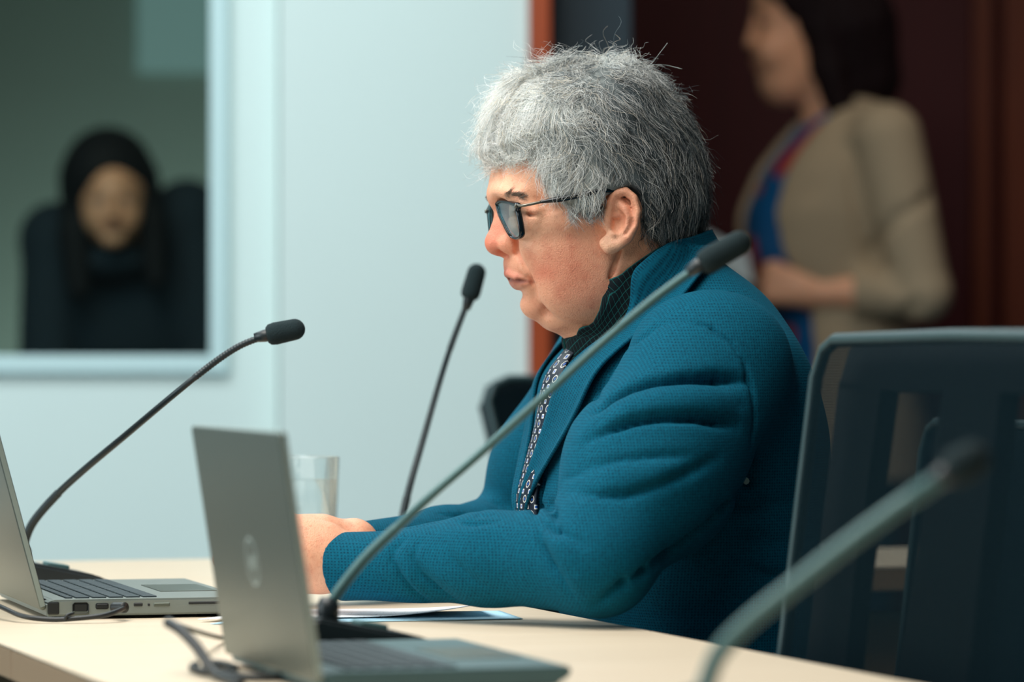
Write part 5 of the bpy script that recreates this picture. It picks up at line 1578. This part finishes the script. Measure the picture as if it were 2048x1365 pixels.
wshf = np.array((wsh[0], -wsh[1], wsh[2]), np.float32); welf = P2(1640, 590, -0.20); wwrf = P2(1500, 560, -0.05)
wt = loft_torso(F2, [(196, 1655, 1735, .055), (225, 1612, 1795, .12), (270, 1570, 1830, .165), (340, 1515, 1842, .18), (430, 1478, 1838, .178), (520, 1482, 1825, .165), (620, 1530, 1815, .155), (720, 1545, 1825, .165), (850, 1540, 1845, .185), (960, 1545, 1850, .19)])
S = Sculpt()
S.add(sd_ell(P2(1607, 0), (0.100, 0.074, 0.098))); S.add(sd_ell(P2(1572, 85), (0.066, 0.060, 0.100)), 0.02)
S.add(sd_ell(P2(1556, 172), (0.022, 0.022, 0.020)), 0.03); S.add(sd_cap(P2(1570, 165), P2(1630, 120), 0.042, 0.05), 0.03)
S.add(sd_chain([P2(1513, 32), P2(1506, 60), P2(1500, 86)], [0.007, 0.008, 0.0105]), 0.012)
for s in (1, -1):
    S.add(sd_ell(P2(1512, 90, s * 0.012), (0.012, 0.008, 0.009)), 0.006); S.sub(sd_ell(P2(1516, 45, s * 0.032), (0.014, 0.018, 0.010)), 0.014)
    S.add(sd_ell(P2(1532, 46, s * 0.032), (0.012,) * 3), 0.003); S.add(sd_ell(P2(1545, 105, s * 0.034), (0.03, 0.022, 0.028)), 0.02)
    S.add(sd_ell(P2(1632, 60, s * 0.074), (0.016, 0.006, 0.030)), 0.006)
S.add(sd_chain([P2(1513, 122, -0.018), P2(1508, 122), P2(1513, 122, 0.018)], [0.004, 0.006, 0.004]), 0.006); S.add(sd_chain([P2(1517, 136, -0.016), P2(1512, 136), P2(1517, 136, 0.016)], [0.004, 0.006, 0.004]), 0.006)
S.add(sd_cap(P2(1645, 130), P2(1668, 290), 0.050, 0.058), 0.03); S.add(sd_cap(P2(1668, 290), P2(1690, 900), 0.06, 0.09), 0.03)
for sh, el, wr, up in ((wsh, wel, wwr, 1), (wshf, welf, wwrf, -1)):
    S.add(sd_cap(P2(1690, 300), sh, 0.05, 0.04), 0.03); S.add(sd_chain([sh, el, el + (wr - el) * 0.45, wr], [0.042, 0.036, 0.037, 0.026]), 0.02)
hand_ops(S, wwr + np.array((0.012, 0, 0), np.float32), (0.95, -0.25, 0.22), (0.3, -0.1, 1), (0, -1, -0.3))
hand_ops(S, wwrf + np.array((0.012, 0, 0), np.float32), (0.9, 0.3, 0.2), (0.2, 0, 1), (0, 1, -0.3))
V, Q = mesh_sdf(S, (-0.35, -0.33, 0.60), (0.33, 0.33, 1.78), 0.0042, B=6)
col = np.tile(np.array(s2l((240, 178, 142))), (len(V), 1))
def blob2(p, r, c_, k):
    w_ = (k * np.exp(-(((V - p) / np.array(r)) ** 2).sum(1)))[:, None]; col[:] = col * (1 - w_) + np.array(c_) * w_
for s in (1, -1):
    blob2(P2(1526, 45, s * 0.036), (0.014, 0.020, 0.007), (0.03, 0.02, 0.02), 0.9); blob2(P2(1518, 22, s * 0.034), (0.014, 0.024, 0.005), (0.04, 0.02, 0.02), 0.8)
blob2(P2(1511, 129), (0.012, 0.022, 0.010), s2l((168, 76, 70)), 0.8)
from_arrays('body', V, Q, M_skinplain, wom, True, col)
# hair
S = Sculpt(); S.add(sd_ell(P2(1626, -6), (0.122, 0.092, 0.116))); S.add(sd_chain([P2(1690, 60), P2(1720, 150), P2(1708, 218)], [0.105, 0.082, 0.055]), 0.04)
S.add(sd_chain([P2(1640, 60, 0.062), P2(1655, 140, 0.066), P2(1680, 218, 0.07)], [0.030, 0.034, 0.026]), 0.02); S.add(sd_chain([P2(1640, 60, -0.062), P2(1655, 140, -0.066), P2(1680, 218, -0.07)], [0.030, 0.034, 0.026]), 0.02)
S.sub(sd_ell(P2(1498, 88), (0.104, 0.100, 0.098)), 0.015)
S.disp(lambda Pn: (0.003 * np.sin(160 * Pn[:, 0] + 60 * Pn[:, 1]) * np.sin(30 * Pn[:, 2] + 40 * Pn[:, 0])).astype(np.float32))
V, Q = mesh_sdf(S, (-0.35, -0.2, 1.35), (0.25, 0.2, 1.86), 0.006, B=6)
tag(from_arrays('hair', V, Q, plain('dark_brown_hair', (22, 8, 12), 0.75, spec=0.2), wom, True), 'long dark brown hair')
M_beige = plain('beige_wool', (174, 155, 128), 0.9, noise=0.05, nscale=60)
J = Sculpt(); J.add(wt)
for sh, el, wr in ((wsh, wel, wwr), (wshf, welf, wwrf)):
    A = Sculpt(); A.add(sd_chain([sh + np.array((0, 0, 0.005), np.float32), sh + (el - sh) * 0.5, el], [0.068, 0.062, 0.052])); dd = ((wr - el) / np.linalg.norm(wr - el)).astype(np.float32); en = el + (wr - el) * 0.66
    Fm = Sculpt(); Fm.add(sd_cap(el, wr, 0.054, 0.040)); Fm.cut((lambda en, dd: lambda Pn: (Pn - en) @ dd)(en, dd), 0.003); A.add(Fm, 0.012); J.add(A, 0.02)
def vee(Pn):
    c = Pn[:, 2]; top = float(P2(1620, 228)[2]); bot = float(P2(1500, 560)[2]); t = np.clip((top - c) / (top - bot), 0, 1)
    hw = 0.055 + 0.030 * t
    d = np.maximum(np.abs(Pn[:, 1] - 0.038) - hw, wt.axis(c) + 0.01 - Pn[:, 0]); return np.maximum(d, c - top - 0.03)
J.sub(lambda Pn: np.maximum(vee(Pn), -wt(Pn) - 0.0155), 0.004)
for pts, dep, wid in (([(1700, 300), (1712, 400), (1730, 490)], 0.009, 0.014), ([(1745, 500), (1790, 440), (1860, 395)], 0.010, 0.014), ([(1742, 500), (1770, 560), (1800, 575)], 0.009, 0.014), ([(1690, 240), (1640, 360), (1560, 540)], 0.007, 0.012), ([(1780, 640), (1830, 610)], 0.008, 0.014)):
    tr = [q for q in F2.trace(J, pts, 6.9, 7.9, 40) if q is not None]
    if len(tr) > 1: J.disp((lambda ld, dep, wid: lambda Pn: (dep * np.exp(-(ld(Pn) / wid) ** 2)).astype(np.float32))(line_d(np.array(tr, np.float32)), dep, wid))
V, Q = mesh_sdf(J, (-0.40, -0.33, 0.66), (0.30, 0.33, 1.50), 0.006, B=6)
tag(from_arrays('blazer', V, Q, M_beige, wom, True), 'beige blazer with sleeves pushed up')
S = Sculpt(); S.add(lambda Pn: wt(Pn) + 0.0135); S.cut(lambda Pn: 0.80 - Pn[:, 2], 0.004); S.cut(lambda Pn: Pn[:, 2] - float(P2(1620, 222)[2]), 0.004)
V, Q = mesh_sdf(S, (-0.30, -0.25, 0.70), (0.25, 0.25, 1.50), 0.008, B=6)
m, nt, b = new_mat('blue_blouse'); tc = N(nt, 'ShaderNodeTexCoord'); nz = N(nt, 'ShaderNodeTexNoise', i_Scale=11.0, i_Detail=1.0); nt.links.new(tc.outputs['Object'], nz.inputs['Vector'])
nt.links.new(mixc(nt, math_node(nt, 'GREATER_THAN', nz.outputs['Fac'], 0.60), s2l((0, 92, 150)), s2l((176, 52, 48))), b.inputs['Base Color']); b.inputs['Roughness'].default_value = 0.6
tag(from_arrays('blouse', V, Q, m, wom, True), 'bright blue blouse with red flecks')
S = Sculpt()
for s in (1, -1): S.add(sd_chain([(-0.06, s * 0.075, 0.84), (-0.04, s * 0.09, 0.48), (-0.06, s * 0.10, 0.07)], [0.078, 0.070, 0.055]), 0.03)
S.add(sd_ell((-0.06, 0, 0.86), (0.085, 0.135, 0.08)), 0.03)
V, Q = mesh_sdf(S, (-0.25, -0.25, -0.01), (0.15, 0.25, 1.0), 0.010, B=6)
tag(from_arrays('trousers', V, Q, plain('navy_cloth', (16, 44, 66), 0.9), wom, True), 'dark blue trousers')
for s in (1, -1):
    S = Sculpt(); S.add(sd_cap((-0.09, s * 0.10, 0.04), (0.09, s * 0.11, 0.028), 0.04, 0.03)); S.cut(lambda Pn: 0.002 - Pn[:, 2], 0.002)
    V, Q = mesh_sdf(S, (-0.16, s * 0.1 - 0.08, -0.01), (0.16, s * 0.1 + 0.08, 0.10), 0.008, B=6); from_arrays('shoe', V, Q, M_black, wom, True)
# the papers in her hands
pc = at(1398, 492, 7.24)
o = empty('paper_sheaf', pc); tag(o, 'pale papers held by the standing woman, just right of the man\'s nape', 'papers')
bm = bmesh.new()
for i in range(3): bm_box(bm, (0.004 * i, -0.004 * i, 0.003 * i), (0.21, 0.0012, 0.15), Euler((math.radians(-62), math.radians(28), 0.25)).to_matrix())
from_bm('sheets', bm, plain('paper_pale_blue', (206, 226, 234), 0.8), o)

# ------------------------------------------------------------------ person in the booth, behind the window
b0 = at(235, 720, 8.0); b0.z = 0
bp_ = empty('person', b0); tag(bp_, 'dark-haired person in dark clothes behind the booth window, head bowed', 'person')
def Wp(px, py, d): v = at(px, py, d) - b0; return np.array((v.x, v.y, v.z), np.float32)
S = Sculpt()
S.add(sd_ell(Wp(224, 372, 7.92), (0.074, 0.090, 0.092), (0.35, 0, 0))); S.add(sd_ell(Wp(224, 415, 7.87), (0.060, 0.062, 0.085), (0.35, 0, 0)), 0.02)
S.add(sd_ell(Wp(226, 478, 7.83), (0.024, 0.022, 0.018)), 0.02)
S.add(sd_chain([Wp(225, 395, 7.808), Wp(225, 428, 7.782)], [0.008, 0.012]), 0.01)
for s in (1, -1):
    S.sub(sd_ell(Wp(225 + s * 30, 398, 7.795), (0.017, 0.012, 0.009)), 0.016); S.add(sd_ell(Wp(225 + s * 30, 400, 7.825), (0.012,) * 3), 0.003)
    S.add(sd_ell(Wp(225 + s * 30, 436, 7.84), (0.020, 0.02, 0.024)), 0.03)
S.add(sd_chain([Wp(208, 452, 7.805), Wp(226, 451, 7.797), Wp(244, 452, 7.805)], [0.004, 0.006, 0.004]), 0.006)
S.add(sd_cap(Wp(228, 440, 7.96), Wp(235, 520, 8.05), 0.052, 0.06), 0.03); S.add(sd_cap(Wp(235, 520, 8.05), Wp(240, 900, 8.12), 0.07, 0.09), 0.03)
bsh = [(Wp(112, 478, 8.04), Wp(92, 740, 7.98), Wp(170, 830, 7.76)), (Wp(374, 432, 8.06), Wp(428, 720, 8.02), Wp(330, 830, 7.76))]
for sh, el, wr in bsh:
    S.add(sd_cap(Wp(235, 520, 8.05), sh, 0.05, 0.045), 0.02); S.add(sd_chain([sh, el, wr], [0.045, 0.036, 0.026]), 0.02)
for (sh, el, wr), nx in zip(bsh, (1, -1)):
    f_ = wr - el; f_ /= np.linalg.norm(f_); hand_ops(S, wr + f_ * 0.01, f_, (nx, 0, 0.4), (0, 0.2, -1))
V, Q = mesh_sdf(S, (-0.35, -0.45, 0.55), (0.35, 0.3, 1.42), 0.005, B=6)
col = np.tile(np.array(s2l((206, 150, 116))), (len(V), 1))
for s in (1, -1): blob2(Wp(225 + s * 29, 400, 7.815), (0.022, 0.02, 0.010), (0.06, 0.035, 0.03), 0.75); blob2(Wp(225 + s * 30, 376, 7.83), (0.022, 0.02, 0.005), (0.04, 0.025, 0.02), 0.8)
blob2(Wp(226, 452, 7.80), (0.022, 0.012, 0.007), s2l((150, 70, 66)), 0.8)
from_arrays('body', V, Q, M_skinplain, bp_, True, col)
S = Sculpt(); S.add(sd_ell(Wp(216, 352, 7.95), (0.096, 0.132, 0.102)))
S.add(sd_chain([Wp(160, 360, 7.93), Wp(150, 470, 7.90), Wp(158, 580, 7.88)], [0.034, 0.036, 0.024]), 0.03); S.add(sd_chain([Wp(286, 360, 7.94), Wp(304, 450, 7.92), Wp(312, 560, 7.90)], [0.030, 0.032, 0.020]), 0.03)
S.sub(sd_ell(Wp(224, 412, 7.78), (0.062, 0.11, 0.088)), 0.012)
V, Q = mesh_sdf(S, (-0.3, -0.35, 1.0), (0.3, 0.25, 1.5), 0.006, B=6); tag(from_arrays('hair', V, Q, plain('black_hair', (14, 16, 18), 0.75, spec=0.2), bp_, True), 'long black hair')
S = Sculpt(); S.add(sd_ell(Wp(238, 620, 8.08), (0.195, 0.115, 0.20))); S.add(sd_ell(Wp(240, 860, 8.12), (0.175, 0.115, 0.2)), 0.05)
for sh, el, wr in bsh: S.add(sd_cap(Wp(238, 500, 8.06), sh, 0.068, 0.070), 0.04); S.add(sd_chain([sh, el, el + (wr - el) * 0.9], [0.070, 0.058, 0.042]), 0.03)
S.add(sd_ell(Wp(230, 522, 7.95), (0.078, 0.085, 0.042)), 0.02)
V, Q = mesh_sdf(S, (-0.4, -0.4, 0.55), (0.4, 0.35, 1.35), 0.008, B=6); tag(from_arrays('jacket', V, Q, plain('dark_teal_cloth', (12, 32, 42), 0.9), bp_, True), 'dark blue-black jacket')
S = Sculpt()
for s in (1, -1): S.add(sd_chain([(s * 0.09, 0.12, 0.82), (s * 0.10, 0.08, 0.46), (s * 0.10, 0.10, 0.06)], [0.10, 0.07, 0.055]), 0.03)
S.cut(lambda Pn: 0.003 - Pn[:, 2], 0.003)
V, Q = mesh_sdf(S, (-0.3, -0.1, -0.02), (0.3, 0.3, 0.95), 0.010, B=6); from_arrays('trousers', V, Q, plain('black_cloth', (14, 18, 22), 0.9), bp_, True)
